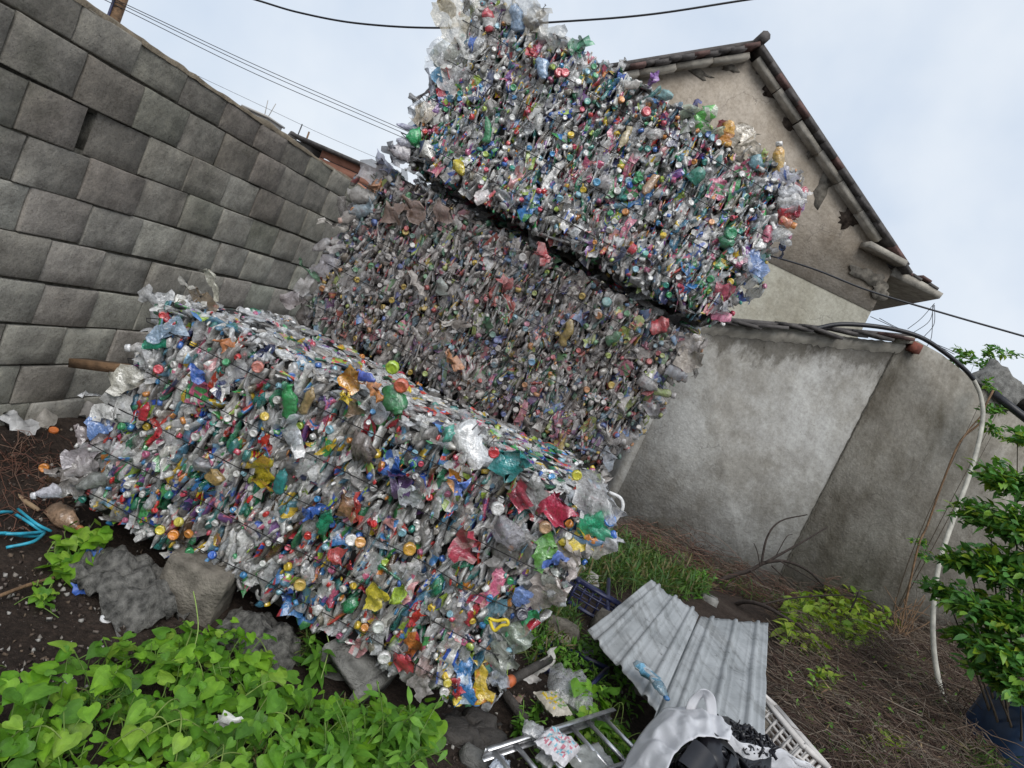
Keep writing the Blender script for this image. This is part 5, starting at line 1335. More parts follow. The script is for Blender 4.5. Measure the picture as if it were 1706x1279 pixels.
# ------------------------------------------------------------------ big woven sack with dark scrap inside
def loft(name, mat, outer, inner, parent, m=9, wr=.02, seed=0, arch=.05):
    A = catmull(outer, 14); Bp = catmull(inner, 14); m = m*2; k = min(len(A), len(Bp)); V = []
    for i in range(k):
        for j in range(m):
            t = j/(m-1)
            p = A[i]*(1-t)+Bp[i]*t
            z = arch*.45*math.sin(math.pi*t)+(wr*.9*(1-2.2*abs(nz(i*.05+seed, t*1.4, seed)))-wr*.5+wr*.35*(1-2.4*abs(nz(i*.12, t*3.0, seed+2)))-wr*.2)*(.25+.75*math.sin(math.pi*t))
            V.append(p+np.array([0, -.3*wr*nz(i*.15, t*3, 9), z]))
    mb = MB(); mb.add(V, grid_faces(k, m)); o = mb.build(name, mat, None, None, True)
    o.parent = parent; o.location = -parent.location
    md = o.modifiers.new('thickness', 'SOLIDIFY'); md.thickness = .003
    return o
sk = empty('woven_sack', at_z(1200, 1290, .0), 'open white woven bulk sack full of dark plastic scrap at the bottom', 'sack')
def Z(*a): return [at_z(x, y, z) for x, y, z in a]
loft('near_wall', M['sack'], Z((1025, 1300, .25), (1045, 1262, .30), (1072, 1218, .33), (1108, 1182, .36), (1150, 1178, .38), (1190, 1196, .40), (1216, 1212, .42)),
     Z((1105, 1310, .40), (1112, 1282, .43), (1128, 1252, .45), (1150, 1234, .46), (1172, 1228, .47), (1196, 1228, .47), (1214, 1236, .46)), sk, 12, .035, 3, .05)
loft('far_wall', M['sack'], Z((1208, 1214, .45), (1240, 1236, .42), (1275, 1246, .40), (1305, 1250, .38), (1340, 1268, .34), (1375, 1290, .28)),
     Z((1212, 1240, .40), (1238, 1262, .36), (1270, 1278, .33), (1300, 1282, .30), (1335, 1296, .26), (1370, 1320, .22)), sk, 10, .03, 6, .03)
loft('front_skirt', M['sack'], Z((1025, 1300, .25), (1000, 1360, .2), (1060, 1450, .15), (1200, 1500, .1), (1330, 1430, .12), (1375, 1290, .28)),
     Z((1105, 1310, .40), (1100, 1350, .4), (1140, 1400, .38), (1220, 1420, .36), (1320, 1380, .3), (1370, 1320, .22)), sk, 8, .03, 8, .04)
loft('lifting_loop', M['sack'], Z((1140, 1190, .38), (1148, 1165, .45), (1170, 1147, .52), (1190, 1160, .50), (1194, 1195, .42)),
     Z((1152, 1198, .38), (1160, 1175, .43), (1171, 1160, .47), (1176, 1172, .46), (1178, 1200, .40)), sk, 4, .004, 2, .01)
mb = MB(); rr = np.random.default_rng(9)
base_ = Z((1170, 1270, .3))[0]
def scrap_heap(name, label, pts, n, z0, z1, mat, cat='scrap', parent=None, s0=.02, s1=.05):
    mb = MB()
    for k in range(n):
        while True:
            px, py = rr.uniform(min(q[0] for q in pts), max(q[0] for q in pts)), rr.uniform(min(q[1] for q in pts), max(q[1] for q in pts))
            if in_poly(px, py, pts): break
        p = at_z(px, py, rr.uniform(z0, z1)); q = rr.uniform(s0, s1)
        B_ = basis(rr.normal(0, 1, 3), rr.normal(0, 1, 3))
        if k % 3: mb.box(p, (q*.35, q*.08, q), B_)
        else:
            t_ = np.linspace(0, 4.6, 8); mb.tube([p+B_ @ np.array([q*.6*math.cos(a), q*.6*math.sin(a), q*.1*a*.3]) for a in t_], q*.13, 5)
    o = mb.build(name, mat, None)
    if parent is not None: o.parent = parent; o.location = -parent.location; o['kind'] = 'stuff'
    elif label: tag(o, label, cat, None, 'stuff')
    return o
o = scrap_heap('scrap_filling', 'shredded navy and black plastic scrap filling the white sack', [(1110, 1300), (1130, 1255), (1160, 1232), (1210, 1240), (1240, 1265), (1280, 1290), (1280, 1330), (1110, 1330)], 200, .30, .41, M['black'])
for k, (px, py, rz, sc_) in enumerate(((1205, 1258, .4, 1.0), (1150, 1275, 1.1, .8))):
    bx_ = empty('black_tray', at_z(px, py, .42), ('black moulded tray with a rounded slot on the scrap in the sack', 'glossy black bent panel leaning on the near sack rim')[k], 'tray')
    bx_.rotation_euler = (.5, .3-.9*k, rz)
    mb = MB()
    if k == 0:
        P_ = [(math.copysign(abs(math.cos(a))**.5, math.cos(a))*.085, math.copysign(abs(math.sin(a))**.5, math.sin(a))*.065) for a in np.linspace(0, 2*math.pi, 25)[:-1]]
        Q_ = [(x*.45+.025, y*.35+.01) for x, y in P_]
        V = [(x, y, 0) for x, y in P_]+[(x, y, .006) for x, y in Q_]+[(x*1.04, y*1.04, -.03) for x, y in P_]
        mb.add(V, [(i, (i+1) % 24, 24+(i+1) % 24, 24+i) for i in range(24)]+[(48+i, 48+(i+1) % 24, (i+1) % 24, i) for i in range(24)])
    else:
        V = [(x*.05, .07*math.sin(t), .07*math.cos(t)) for t in np.linspace(-.9, .9, 9) for x in (-1, 1)]
        mb.add(V, grid_faces(9, 2))
    mb.build('tray_shell', M['black'], bx_)
scrap_heap('scrap_pile', 'heap of navy plastic shreds between the sack, the sheet and the white crate', [(1185, 1195), (1225, 1205), (1285, 1235), (1295, 1260), (1240, 1250), (1200, 1215)], 260, .36, .40, M['black'], s0=.008, s1=.028)
lump('scrap_bed', M['black'], tuple(at_z(1190, 1290, .2)+np.array([0, .0, .03])), (.17, .16, .15), 60, 'dark packed core of scrap inside the white sack', 'scrap', boxy=.4, rough=.1)
lump('blue_drum', M['bluedrum'], tuple(at_z(1706, 1245, .18)), (.30, .30, .32), 66, 'dark blue plastic bulk in the shade at the lower right corner', 'drum', sub=8, boxy=.4, rough=.06)

# ------------------------------------------------------------------ hose and pipes on the right
ho = empty('water_hose', at_z(1575, 1175, 0), 'long hose, black over the wall then pale, hanging to the ground at right', 'hose')
blk = [(1352, 549), (1400, 540), (1470, 545), (1530, 560), (1575, 588), (1608, 616), (1622, 632)]
wht = [(1622, 632), (1634, 660), (1637, 700), (1622, 770), (1592, 855), (1567, 930), (1556, 1000), (1555, 1070), (1563, 1130), (1576, 1176)]
PB = [at_y(x, y, 7.75+.17*i/6) for i, (x, y) in enumerate(blk)]
yy = [7.92, 7.9, 7.75, 7.5, 7.2, 6.9, 6.65, 6.4, 6.2, 6.05]
PW = [at_y(x, y, yy[i]) for i, (x, y) in enumerate(wht)]
mb = MB(); mb.tube(catmull(PB, 6), .025, 8); relpart(mb, 'black_section', M['hose'], ho)
mb = MB(); mb.tube(catmull(PW, 6), .023, 8); relpart(mb, 'pale_section', M['pipe'], ho)
mb = MB(); c_ = at_y(1600, 840, 7.25); d_ = at_y(1597, 846, 7.22); mb.tube([c_, d_], .029, 8); relpart(mb, 'joint_ring', M['pipe'], ho)
mb = MB(); mb.tube([at_y(1655, 655, 8.0), at_y(1706, 695, 8.0), at_y(1780, 752, 8.0)], .045, 8); tag(mb.build('black_pipe', M['hose']), 'short black pipe along the wall top at the right edge', 'pipe')
mb = MB(); mb.box(at_y(1745, 694, 8.6), (.75, .1, .055), np.array(Matrix.Rotation(.05, 3, 'Y'))); tag(mb.build('roof_edge', M['dark']), 'dark low roof edge behind the black pipe at right', 'roof edge')

# ------------------------------------------------------------------ plants
def heart_leaf(seed):
    r = random.Random(seed)
    fold = r.uniform(.02, .22); droop = r.uniform(.02, .28); wob = r.uniform(.02, .05); wd = r.uniform(.92, 1.08)
    out = [(-.02, .05), (-.13, .16), (-.16, .30), (-.08, .43), (.10, .51), (.30, .49), (.50, .40), (.70, .25), (.88, .10)]
    mid = [.0, .0, .02, .05, .14, .32, .52, .72, .89]
    def P(a, w_): return (w_*wd, a, fold*abs(w_)-droop*a*abs(a)+wob*math.sin(a*7+w_*6+seed)-.05*(2*w_)**4)
    V = [P(a, 0) for a in mid]+[P(1.0, 0)]
    for sg in (-1, 1): V += [P(a*.45+m*.55, sg*w_*.52) for (a, w_), m in zip(out, mid)]
    for sg in (-1, 1): V += [P(a, sg*w_) for a, w_ in out]
    F = []
    for sgi in range(2):
        o1, o2 = 10+sgi*9, 28+sgi*9
        for i in range(8):
            for A_, B_ in ((0, o1), (o1, o2)):
                q = (A_+i, B_+i, B_+i+1, A_+i+1)
                F.append(q if sgi == 0 else q[::-1])
        for q in ((8, o1+8, 9), (o1+8, o2+8, 9)): F.append(q if sgi == 0 else q[::-1])
    return np.array(V), F
def lance_leaf(seed, wd=.20, fold=.25, droop=.4):
    r = random.Random(seed); V, F = [], []
    fo, dr = fold*r.uniform(.6, 1.4), droop*r.uniform(.3, 1.3)
    rows = [(0, .03), (.22, .75), (.48, 1.0), (.75, .62), (1.0, .03)]
    for a, w_ in rows:
        for sg in (-1, 0, 1): V.append((sg*w_*wd, a, fo*abs(sg*w_*wd)-dr*a*a+.03*math.sin(a*8+sg)))
    for i in range(4):
        for j in range(2): F.append((i*3+j, i*3+j+1, (i+1)*3+j+1, (i+1)*3+j))
    return np.array(V), F
def leaf_pool(shape_fn, cols, n, nm, mat, **kw):
    P_ = []
    for k in range(n):
        V, F = shape_fn(k, **kw)
        r = random.Random(k+77); c = cols[k % len(cols)]; C = []
        for fi, f in enumerate(F):
            q = r.uniform(.92, 1.08)*(1.10 if min(f) < 10 else .94); C.append((c[0]*q, c[1]*q, c[2]*q, 1))
        A = (V, F, np.array(C)); mb = MB(); mb.add(*A)
        P_.append((pack(A), mb.mesh(nm, mat, True)))
    return P_
VINE = leaf_pool(heart_leaf, [(.16, .34, .022), (.12, .29, .022), (.19, .38, .03), (.09, .23, .02), (.15, .32, .03), (.24, .40, .05), (.11, .26, .03), (.075, .19, .02), (.14, .31, .04), (.20, .40, .04)], 30, 'leaf', M['vine'])
LANCE = leaf_pool(lance_leaf, [(.10, .25, .03), (.13, .30, .035), (.08, .20, .025), (.16, .33, .05)], 12, 'leaf', M['vine'])
SHRUB = leaf_pool(lance_leaf, [(.085, .22, .05), (.12, .28, .055), (.07, .18, .04), (.19, .34, .055), (.10, .25, .07)], 15, 'leaf', M['shrub'], wd=.24, fold=.35, droop=.25)
YELLOW = leaf_pool(lance_leaf, [(.20, .30, .025), (.15, .26, .03), (.26, .34, .04)], 9, 'leaf', M['vine'], wd=.26)
GRASS = leaf_pool(lance_leaf, [(.055, .14, .028), (.085, .17, .03), (.045, .10, .022), (.13, .17, .05), (.18, .15, .07), (.06, .12, .03)], 12, 'blade', M['vine'], wd=.045, fold=.2, droop=.5)
DRY = leaf_pool(lance_leaf, [(.22, .15, .08), (.16, .10, .06), (.30, .22, .12)], 9, 'blade', M['twig'], wd=.05, droop=.6)

class Plant:
    def __init__(s, name, label, cat, loc, group=None, kind=None):
        s.loc = np.array(loc, float); s.root = empty(name, loc, label, cat, group, kind)
        s.items = []; s.stem = MB()
    def leaf(s, pool, p, B, sc_): s.items.append((pool, int(rng.integers(len(pool))), B*sc_, np.asarray(p)))
    def line(s, pts, r, c=(.10, .20, .05, 1), n=4): s.stem.tube(np.asarray(pts)-s.loc, r, n, c, caps=False)
    def finish(s, limit=300, part='leaf', rest='foliage', stem='stem', stemmat='stem'):
        def sc_(it): return -abs(np.linalg.det(it[2]))**(1/3)/np.linalg.norm(it[3]-CO)*(1+.5*(it[3][2]))
        s.items.sort(key=sc_)
        mb = MB()
        for k, (pool, i, B, p) in enumerate(s.items):
            if k < limit:
                o = bpy.data.objects.new(part, pool[i][1]); COL.objects.link(o); o.parent = s.root
                m4 = Matrix.Identity(4)
                for a in range(3):
                    for b in range(3): m4[a][b] = B[a][b]
                    m4[a][3] = p[a]-s.loc[a]
                o.matrix_local = m4
            else:
                V, idx, cn_, C = pool[i][0]; mb.add_pre(V @ B.T+p-s.loc, idx, cn_, C)
        if mb.v:
            o = mb.build(rest, s.items[0][0][0][1].materials[0], s.root, None, True); o['kind'] = 'stuff'
        if s.stem.v:
            o = s.stem.build(stem, M[stemmat], s.root); o['kind'] = 'stuff'
        return s
def leaf_frame(heading, tilt_up, roll=0.0):
    """local y along the leaf, local z its upper face"""
    h = np.array([math.cos(heading), math.sin(heading), 0.0])
    y = h*math.cos(tilt_up)+np.array([0, 0, math.sin(tilt_up)])
    x = np.cross(y, [0, 0, 1.0]); x /= np.linalg.norm(x)
    z = np.cross(x, y)
    x2 = x*math.cos(roll)+z*math.sin(roll); z2 = np.cross(x2, y)
    return np.stack([x2, y, z2], 1)
def xy_poly(pts, z=.1): return [tuple(at_z(px, py, z)[:2]) for px, py in pts]
def sample(P, r):
    xs, ys = [p[0] for p in P], [p[1] for p in P]
    while True:
        x, y = r.uniform(min(xs), max(xs)), r.uniform(min(ys), max(ys))
        if in_poly(x, y, P): return x, y
r5 = np.random.default_rng(12)
def vine_patch(label, poly, n, seed, hmax=.20, size=(.036, .074), limit=300):
    P_ = xy_poly(poly); cx = sum(p[0] for p in P_)/len(P_); cy_ = sum(p[1] for p in P_)/len(P_)
    pl = Plant('heart_leaf_vine', label, 'vine', (cx, cy_, gh(cx, cy_)))
    for k in range(n):
        x, y = sample(P_, r5)
        top = .05+hmax*(.5+.85*nz(x*3.6, y*3.6, seed)+.45*nz(x*9, y*9, seed))
        z = gh(x, y)+max(.025, top*r5.uniform(.12, 1.0)**.8)
        hd = r5.uniform(0, 6.28) if r5.random() < .35 else -math.pi/2+r5.normal(.1, .9)
        B = leaf_frame(hd, r5.normal(-.15, .30), r5.normal(0, .30))
        s_ = r5.uniform(*size) if r5.random() < .55 else r5.uniform(size[0]*.5, size[0])
        pl.leaf(VINE, (x, y, z), B, s_)
        if k % 2 == 0:
            q = np.array([x, y, z]); g = np.array([x+r5.normal(0, .04), y+r5.normal(0, .04), gh(x, y)])
            pl.line(catmull([q, (q+g)/2+r5.normal(0, .012, 3), g], 3), .0018, (.16, .26, .06, 1))
    for k in range(max(2, n//45)):               # runners
        x, y = sample(P_, r5); a = r5.uniform(0, 6.28); L = r5.uniform(.1, .3)*min(1, n/300); pts = []
        for t in np.linspace(0, 1, 5):
            xx, yy_ = x+math.cos(a)*L*t, y+math.sin(a)*L*t
            pts.append((xx, yy_, gh(xx, yy_)+.05+hmax*.5*math.sin(t*3)+.02*nz(xx*9, yy_*9)))
        pl.line(catmull(pts, 4), .0022, (.20, .28, .07, 1))
    return pl
v1 = vine_patch('bright green heart-leaved vine spreading in front of the lowest bale', [(105, 1110), (165, 1072), (235, 1040), (290, 1018), (350, 1035), (410, 1042), (470, 1110), (540, 1145), (605, 1180), (640, 1230), (640, 1300), (600, 1420), (420, 1420), (300, 1290), (180, 1185), (120, 1150)], 760, 3, .16)
for pts in ([(318, 1100), (330, 1050), (327, 1010), (322, 985)], [(535, 1130), (548, 1080), (545, 1058)]):
    v1.line(catmull([at_z(px, py, .10+.10*i/3) for i, (px, py) in enumerate(pts)], 4), .0022, (.30, .42, .12, 1))
v1.finish()
v2 = vine_patch('heart-leaved vine filling the lower left corner of the picture', [(-80, 1190), (0, 1172), (45, 1150), (105, 1150), (165, 1190), (230, 1225), (330, 1300), (430, 1420), (200, 1500), (-200, 1500), (-160, 1260)], 620, 7, .18)
v2.finish()
v3 = vine_patch('small leafy vine clump by the cyan straps at the left end of the bale', [(88, 905), (110, 870), (165, 858), (190, 885), (180, 925), (120, 940)], 60, 9, .10, (.045, .07)); v3.finish()
v4 = vine_patch('tiny pale seedling cluster on soil left of the grey tarp', [(65, 940), (90, 930), (108, 950), (95, 985), (70, 975)], 22, 10, .04, (.025, .04)); v4.finish()
v5 = vine_patch('heart-leaved vine climbing over the ladder top beside the yellow wrapper', [(950, 1148), (985, 1140), (1020, 1160), (1018, 1195), (985, 1215), (950, 1205)], 85, 11, .20, (.04, .075)); v5.finish()
v6 = vine_patch('dark shaded vine leaves under the right lower corner of the front bale', [(600, 1130), (680, 1150), (735, 1190), (740, 1225), (690, 1215), (620, 1165)], 70, 13, .10, (.05, .08)); v6.finish()
v7 = vine_patch('small-leaved creeper beside the roofing sheet edge at the right of the ladder', [(1005, 1170), (1050, 1180), (1075, 1215), (1070, 1260), (1035, 1240), (1000, 1200)], 200, 14, .10, (.022, .04)); v7.finish()
v8 = vine_patch('low creeper growing up through the ladder rungs', [(905, 1225), (990, 1200), (1030, 1240), (1010, 1300), (880, 1300)], 150, 15, .07, (.022, .04)); v8.finish()

def weed(label, px, py, z, h, nl, pool, size, spread=.5, name='leafy_weed', stems=3, cat='weed', group=None, colr=(.14, .24, .05, 1), limit=300):
    p = at_z(px, py, z); g = gh(p[0], p[1]); b0 = np.array([p[0], p[1], g])
    pl = Plant(name, label, cat, b0, group)
    for s_ in range(stems):
        a = r5.uniform(0, 6.28); ln = h*r5.uniform(.7, 1.1); sp = spread*r5.uniform(.3, 1)
        pts = [b0+np.array([math.cos(a)*sp*ln*t*t, math.sin(a)*sp*ln*t*t, ln*t*(1-.15*t)]) for t in np.linspace(0, 1, 6)]
        pl.line(pts, .0025, colr)
        C_ = catmull(pts, 6)
        for k in range(nl):
            t = (k+1)/nl*.9+.1; q = C_[min(len(C_)-1, int(t*(len(C_)-1)))]
            pl.leaf(pool, q, leaf_frame(k*2.4+a+r5.normal(0, .3), r5.normal(.15, .35), r5.normal(0, .3)), size*r5.uniform(.6, 1.15)*(1.1-.4*t))
    return pl.finish(limit)
for k, (px, py, h) in enumerate(((640, 1240, .30), (680, 1260, .27), (590, 1262, .31), (545, 1275, .28), (615, 1215, .22), (660, 1285, .29), (500, 1290, .28), (700, 1225, .18))):
    weed(('tall', 'bushy', 'spreading', 'low', 'thin', 'nearest', 'leftmost', 'rightmost')[k]+' lance-leaved weed in the patch of weeds at the bottom right of the vine', px, py, .1, h, 11, LANCE, .085, .5, group='lance-leaved weeds')
for k, (px, py) in enumerate(((420, 1250), (170, 1160), (520, 1065), (590, 1180), (1020, 1240))):
    weed(('feathery weed among heart-shaped leaves low in the middle', 'feathery weed in the gap of the vine at left', 'fine feathery weed in the shade right of the grey sheet', 'feathery weed between vine and hollow block', 'little weed poking between ladder and sack')[k], px, py, .1, .16, 22, GRASS, .05, .5, name='feathery_weed', stems=6)
for k, (px, py) in enumerate(((905, 1165), (880, 1185), (1000, 1120), (950, 1085), (900, 1050))):
    weed(('leafy weed around the yellow wrapper', 'leafy weed left of the yellow wrapper', 'leafy weed in the shade of the roofing sheet edge', 'leafy weed on the lower navy crate', 'dark weed beside the green net at the bale end')[k], px, py, .1, .13, 12, LANCE, .045, .7, stems=5)
weed('broad-leaved weed standing in the shade beside the hollow block', 540, 1090, .1, .17, 8, LANCE, .10, .5, stems=3)

def thicket(name, label, poly, n, hmin, hmax, pool, size, seed, cat='weeds', z=.0, dens_stem=3, stemcol=(.12, .18, .05, 1), limit=300, kind=None, updn=.5):
    P_ = xy_poly(poly, z); cx = sum(p[0] for p in P_)/len(P_); cy_ = sum(p[1] for p in P_)/len(P_)
    pl = Plant(name, label, cat, (cx, cy_, gh(cx, cy_)), None, kind)
    for k in range(n):
        x, y = sample(P_, r5); m_ = .5+.5*nz(x*2.3, y*2.3, seed)+.3*nz(x*6, y*6, seed)
        zz = gh(x, y)+hmin+(hmax-hmin)*max(0, m_)*r5.uniform(.1, 1)
        pl.leaf(pool, (x, y, zz), leaf_frame(r5.uniform(0, 6.28), r5.normal(updn, .45), r5.normal(0, .4)), size*r5.uniform(.5, 1.2))
        if k % dens_stem == 0: pl.line([(x, y, zz), (x+r5.normal(0, .03), y+r5.normal(0, .03), gh(x, y)-.01)], .003, stemcol, 3)
    return pl.finish(limit)
thicket('grass_clump', 'feathery green grass clump between bale end and shed wall', [(950, 985), (960, 915), (1010, 905), (1085, 930), (1150, 965), (1175, 1000), (1085, 1000), (1010, 990)], 2100, .0, .22, GRASS, .13, 5, 'grass', updn=.9)
thicket('grass_clump', 'dark grass and weeds in the shade right of the bale, left of the navy crate', [(870, 1080), (905, 1010), (945, 990), (960, 1060), (930, 1110), (880, 1120)], 600, .0, .12, GRASS, .09, 6, 'grass', updn=.9)
thicket('weed_bush', 'yellow-green leafy weeds right of the roofing sheet at the boundary wall', [(1290, 1060), (1300, 1020), (1370, 990), (1450, 1035), (1480, 1060), (1430, 1100), (1340, 1110), (1290, 1090)], 900, .02, .42, YELLOW, .11, 8, 'weeds', -.05, 4, updn=.25)
thicket('weed_bush', 'sparse green weeds at the foot of the dead branch', [(1120, 985), (1150, 968), (1180, 985), (1165, 1010), (1130, 1005)], 160, .0, .2, LANCE, .07, 9, 'weeds', -.05)
thicket('weed_tuft', 'small green tuft in the brown tangle below the yellow-green weeds', [(1340, 1150), (1360, 1130), (1390, 1150), (1370, 1170)], 70, .02, .15, YELLOW, .08, 10, 'weeds')
thicket('weed_tuft', 'small green tuft at the bottom edge of the brown tangle', [(1410, 1270), (1460, 1245), (1500, 1270), (1460, 1310)], 110, .02, .15, YELLOW, .08, 11, 'weeds')
thicket('weed_tuft', 'dark green weeds at the bottom right corner below the blue bulk', [(1590, 1275), (1640, 1255), (1690, 1285), (1640, 1330)], 160, .02, .2, GRASS, .16, 12, 'weeds')

def tangle(name, label, poly, n, hmax, seed, cols, rad=(.0011, .0033), ln=(.2, .6), z=.0):
    P_ = xy_poly(poly, z); mb = MB(); r = np.random.default_rng(seed)
    for k in range(n):
        x, y = sample(P_, r); a = r.uniform(0, 6.28); L = r.uniform(*ln); h0 = r.uniform(0, 1)**1.3*hmax
        m_ = max(.15, .6+.8*nz(x*1.7, y*1.7, seed))
        bend = r.normal(0, 1.3); pts = []
        for t in np.linspace(-.5, .5, 5):
            xx, yy_ = x+math.cos(a+bend*t)*L*t, y+math.sin(a+bend*t)*L*t
            pts.append((xx, yy_, gh(xx, yy_)+h0*m_+r.normal(0, .03)*m_+.25*L*m_*(r.uniform(-.4, 1))*(.25-t*t)*2))
        c = cols[int(r.integers(len(cols)))]; q = r.uniform(.7, 1.25)
        mb.tube(pts, r.uniform(*rad), 3, (c[0]*q, c[1]*q, c[2]*q, 1), caps=False)
    o = mb.build(name, M['twig']); o['kind'] = 'stuff'; o['label'] = label
    return o
BR = [(.10, .065, .046), (.13, .09, .064), (.17, .13, .095), (.06, .042, .032), (.22, .18, .14), (.085, .05, .04)]
RB = [(.16, .075, .05), (.20, .10, .07), (.13, .06, .045), (.24, .15, .11)]
tangle('dry_vines', 'brown tangle of dry vines covering the ground at the lower right', [(1285, 1110), (1340, 1110), (1450, 1080), (1530, 1030), (1620, 1060), (1680, 1180), (1640, 1290), (1560, 1360), (1350, 1340), (1330, 1260), (1290, 1230)], 6500, .30, 21, BR, ln=(.12, .6))
tangle('dry_vines', 'brown dry stems under the yellow-green weeds', [(1280, 1050), (1380, 1000), (1500, 1040), (1560, 1040), (1500, 1110), (1300, 1120)], 1100, .28, 22, BR)
tangle('dry_brush', 'reddish brown dry stems along the foot of the shed wall', [(1040, 870), (1120, 905), (1220, 950), (1320, 985), (1420, 1010), (1400, 1035), (1290, 1030), (1180, 1000), (1090, 960), (1030, 920)], 1250, .33, 23, RB+BR, ln=(.2, .7), z=-.15)
tangle('dry_roots', 'thin dry roots over the soil at the far left', [(-40, 770), (100, 760), (140, 850), (60, 900), (-40, 900)], 160, .02, 24, RB, (.001, .002), (.05, .2))

# dead branches in front of the shed wall
db = empty('dead_branch', at_z(1190, 1000, -.1), 'bare dark dead branch arching in front of the render seam', 'branch')
def br(pts, y0, y1, r0_, r1_, nm='twig', parent=db, mat='bark'):
    n = len(pts); P_ = catmull([at_y(px, py, y0+(y1-y0)*i/(n-1)) for i, (px, py) in enumerate(pts)], 6)
    mb = MB(); mb.tube(P_, np.linspace(r0_*1.25, r1_*1.9, len(P_)), 5, (.06, .045, .035, 1)); relpart(mb, nm, M[mat], parent)
br([(1188, 1003), (1198, 970), (1225, 957), (1250, 950), (1275, 937), (1310, 935), (1345, 950), (1372, 975)], 6.4, 6.6, .022, .005, 'limb')
br([(1268, 941), (1278, 895), (1300, 868), (1345, 857)], 6.5, 6.8, .010, .003)
br([(1275, 937), (1320, 912), (1350, 895), (1378, 878)], 6.5, 6.9, .011, .003)
br([(1250, 950), (1268, 968), (1275, 975)], 6.45, 6.3, .006, .002)
br([(1266, 942), (1262, 920), (1256, 905)], 6.45, 6.4, .004, .002)
br([(1285, 942), (1310, 965), (1335, 985)], 6.5, 6.4, .006, .002)
br([(1300, 935), (1335, 955), (1385, 985)], 6.5, 6.7, .006, .002)
br([(1292, 927), (1310, 895), (1320, 890)], 6.6, 6.8, .004, .002)
db2 = empty('dead_branch', at_z(1215, 1010, -.1), 'low dark dead branch running right behind the roofing sheet', 'branch')
br([(1205, 1020), (1235, 1003), (1270, 1008), (1310, 1030), (1350, 1055)], 6.2, 5.6, .018, .006, 'limb', db2)
br([(1270, 1006), (1330, 995), (1420, 992), (1470, 1010)], 6.0, 6.4, .008, .002, 'twig', db2)
br([(1415, 1020), (1425, 1000), (1430, 985)], 6.2, 6.25, .008, .003, 'twig', db2)
gv = empty('dry_vine_stem', at_z(1500, 1060, -.2), 'thin dry vine climbing the boundary wall left of the pale hose', 'vine')
br([(1498, 1060), (1510, 1000), (1530, 910), (1545, 875), (1570, 805), (1600, 735), (1632, 705), (1640, 680), (1655, 650)], 7.6, 7.9, .009, .006, 'limb', gv, 'wood')
br([(1600, 735), (1615, 715), (1637, 690)], 7.7, 7.85, .006, .004, 'twig', gv, 'wood')
for k in range(14):
    br([(1498+r5.normal(0, 8), 1062), (1505+r5.normal(0, 14), 1030+r5.normal(0, 8)), (1510+r5.normal(0, 30), 1000+r5.normal(0, 16))], 7.4, 7.5, .004, .002, 'twig', gv, 'wood')

# glossy shrub at the right edge
def shrub(name, label, blobs, base_px, yb, n, pool, size, seed, cat='shrub', limit=300, trunk=.03, density=None):
    """foliage gathered in clumps at the ends of limbs; blobs: (px, py, y, radius)"""
    b0 = at_y(base_px[0], base_px[1], yb); b0[2] = gh(b0[0], b0[1])
    pl = Plant(name, label, cat, b0)
    r = np.random.default_rng(seed)
    tot = sum(b[3]**2 for b in blobs)
    for (px, py, y, rad) in blobs:
        c = at_y(px, py, y)
        pts = catmull([b0, b0*.6+c*.4+r.normal(0, .06, 3), c], 5); pl.line(pts, np.linspace(trunk, trunk*.25, len(pts)), (.09, .07, .05, 1), 6)
        m = int(n*rad**2/tot); nt = max(5, m//11)
        for t in range(nt):
            d = r.normal(0, 1, 3); d /= np.linalg.norm(d); d[2] = abs(d[2])*.9-.15
            q = c+d*rad*r.uniform(.55, 1.05)*np.array([1, 1, .85])
            pl.line([c+(q-c)*.1, c+(q-c)*.6+r.normal(0, .02, 3), q], trunk*.10, (.10, .12, .05, 1), 3)
            for k in range(11):
                f = .35+.65*k/10; pp = c+(q-c)*f+r.normal(0, rad*.05, 3)
                hd = math.atan2(d[1], d[0])+r.normal(0, 1.2)
                pl.leaf(pool if r.random() < .85 else YELLOW, pp, leaf_frame(hd, r.normal(.15, .45), r.normal(0, .45)), size*r.uniform(.6, 1.15))
    return pl.finish(limit, stem='trunk', stemmat='twig')
shrub('glossy_shrub', 'glossy green shrub at the right edge in front of the boundary wall', [(1695, 735, 5.6, .16), (1690, 820, 5.6, .34), (1650, 880, 5.6, .34), (1720, 900, 5.3, .40), (1620, 955, 5.5, .28), (1680, 960, 5.3, .38), (1580, 1000, 5.6, .22), (1640, 1030, 5.2, .34), (1710, 1050, 5.1, .38), (1665, 1090, 5.0, .28), (1710, 1110, 4.9, .28), (1700, 1160, 4.8, .24), (1650, 1130, 5.0, .22), (1610, 1070, 5.3, .22), (1760, 980, 5.2, .4), (1760, 840, 5.5, .4)], (1740, 1190), 5.2, 8000, SHRUB, .09, 4, trunk=.014)
weed('yellow-flowering leafy sprig at the upper front of the glossy shrub', 1670, 930, .6, .1, 10, YELLOW, .06) if False else None
shrub('wall_top_shrub', 'fine-leaved twigs rising behind the boundary wall top at right', [(1605, 592, 9.0, .20), (1625, 600, 9.0, .2), (1650, 594, 9.0, .2), (1672, 588, 9.0, .24), (1592, 606, 9.0, .14), (1640, 612, 8.9, .2)], (1640, 720), 9.0, 330, SHRUB, .075, 6, 'shrub', trunk=.008)
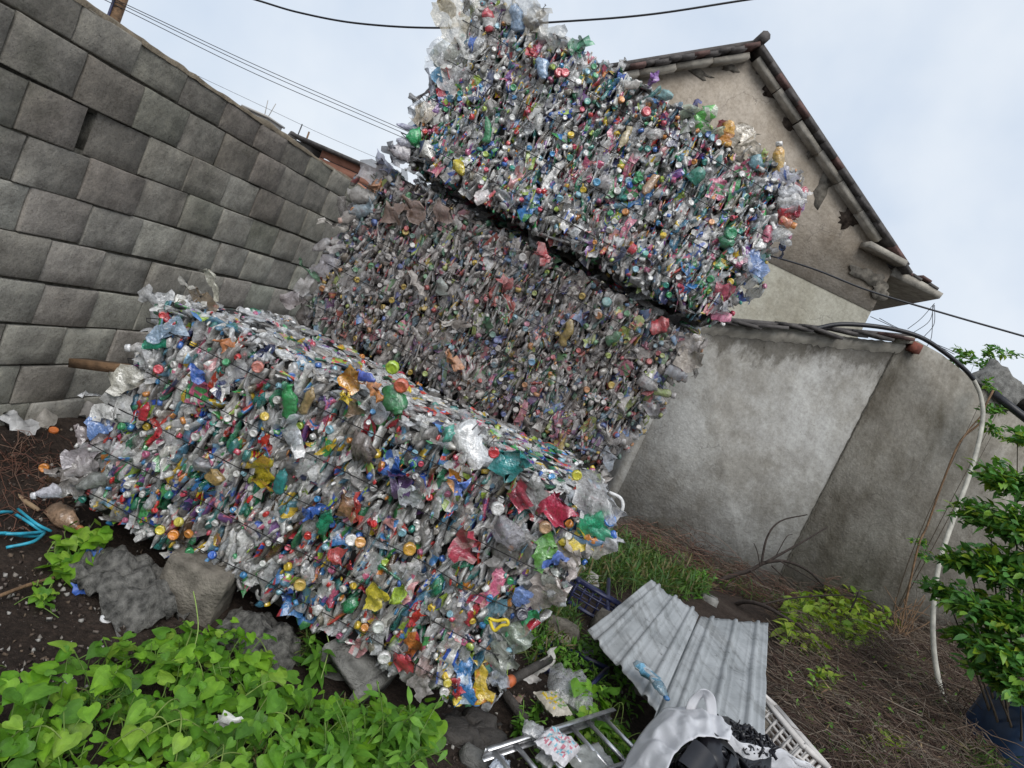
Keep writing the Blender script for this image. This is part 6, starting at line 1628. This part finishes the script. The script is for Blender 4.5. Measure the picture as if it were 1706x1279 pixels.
shrub('wall_weed', 'small weed growing from the broken concrete on the wall at right', [(1645, 645, 8.1, .14), (1660, 690, 8.0, .2), (1655, 720, 8.0, .2)], (1655, 720), 8.1, 260, SHRUB, .07, 8, 'weed', trunk=.008)
shrub('wall_fern', 'small dark sprig growing on the dry vine in front of the wall', [(1530, 905, 7.7, .12), (1532, 925, 7.7, .10)], (1530, 1050), 7.7, 90, SHRUB, .06, 9, 'weed', trunk=.004)

thicket('ground_weeds', 'scattered low green sprigs through the brown tangle at lower right', [(1300, 1110), (1500, 1080), (1620, 1150), (1600, 1290), (1400, 1330), (1320, 1240)], 260, .02, .22, LANCE, .06, 17, 'weeds', dens_stem=6, limit=120)
thicket('ground_weeds', 'low green weeds along the shed wall foot among reddish dry stems', [(1050, 900), (1130, 930), (1240, 975), (1330, 1005), (1300, 1030), (1180, 1000), (1080, 950)], 380, .0, .2, GRASS, .14, 18, 'weeds', -.15, 6, limit=120, updn=.8)
thicket('dead_leaves', 'curled dead leaves lying over the brown tangle', [(1300, 1110), (1520, 1060), (1640, 1150), (1600, 1290), (1380, 1330), (1320, 1240)], 260, .05, .3, DRY, .09, 19, 'leaves', dens_stem=9999, limit=120, kind='stuff')

thicket('undergrowth', 'dark leafy undergrowth between the bale end and the near edge of the roofing sheet', [(868, 1075), (935, 1035), (985, 1075), (1050, 1140), (1060, 1195), (1000, 1165), (930, 1125)], 520, .0, .14, LANCE, .05, 27, 'weeds', .0, 6, limit=200)
for k, (px, py) in enumerate(((912, 1060), (890, 1120), (930, 1090), (985, 1085), (870, 1150))):
    litter('paper_scrap', fa([(.55, .54, .5), (.6, .58, .56), (.4, .36, .3), (.5, .5, .52), (.3, .2, .16)][k], 1, 70+k, .035, .07, 1.2), M['tintpl'], px, py, .05, (1, .3*k-.5, .2), (0, .3, 1), ('whitish scrap above the brown clod', 'curled pale scrap left of the lower navy crate', 'torn white scrap just over the lower navy crate', 'grey scrap in the shade of the roofing sheet corner', 'brown scrap beside the orange pipe end')[k], 'scrap')
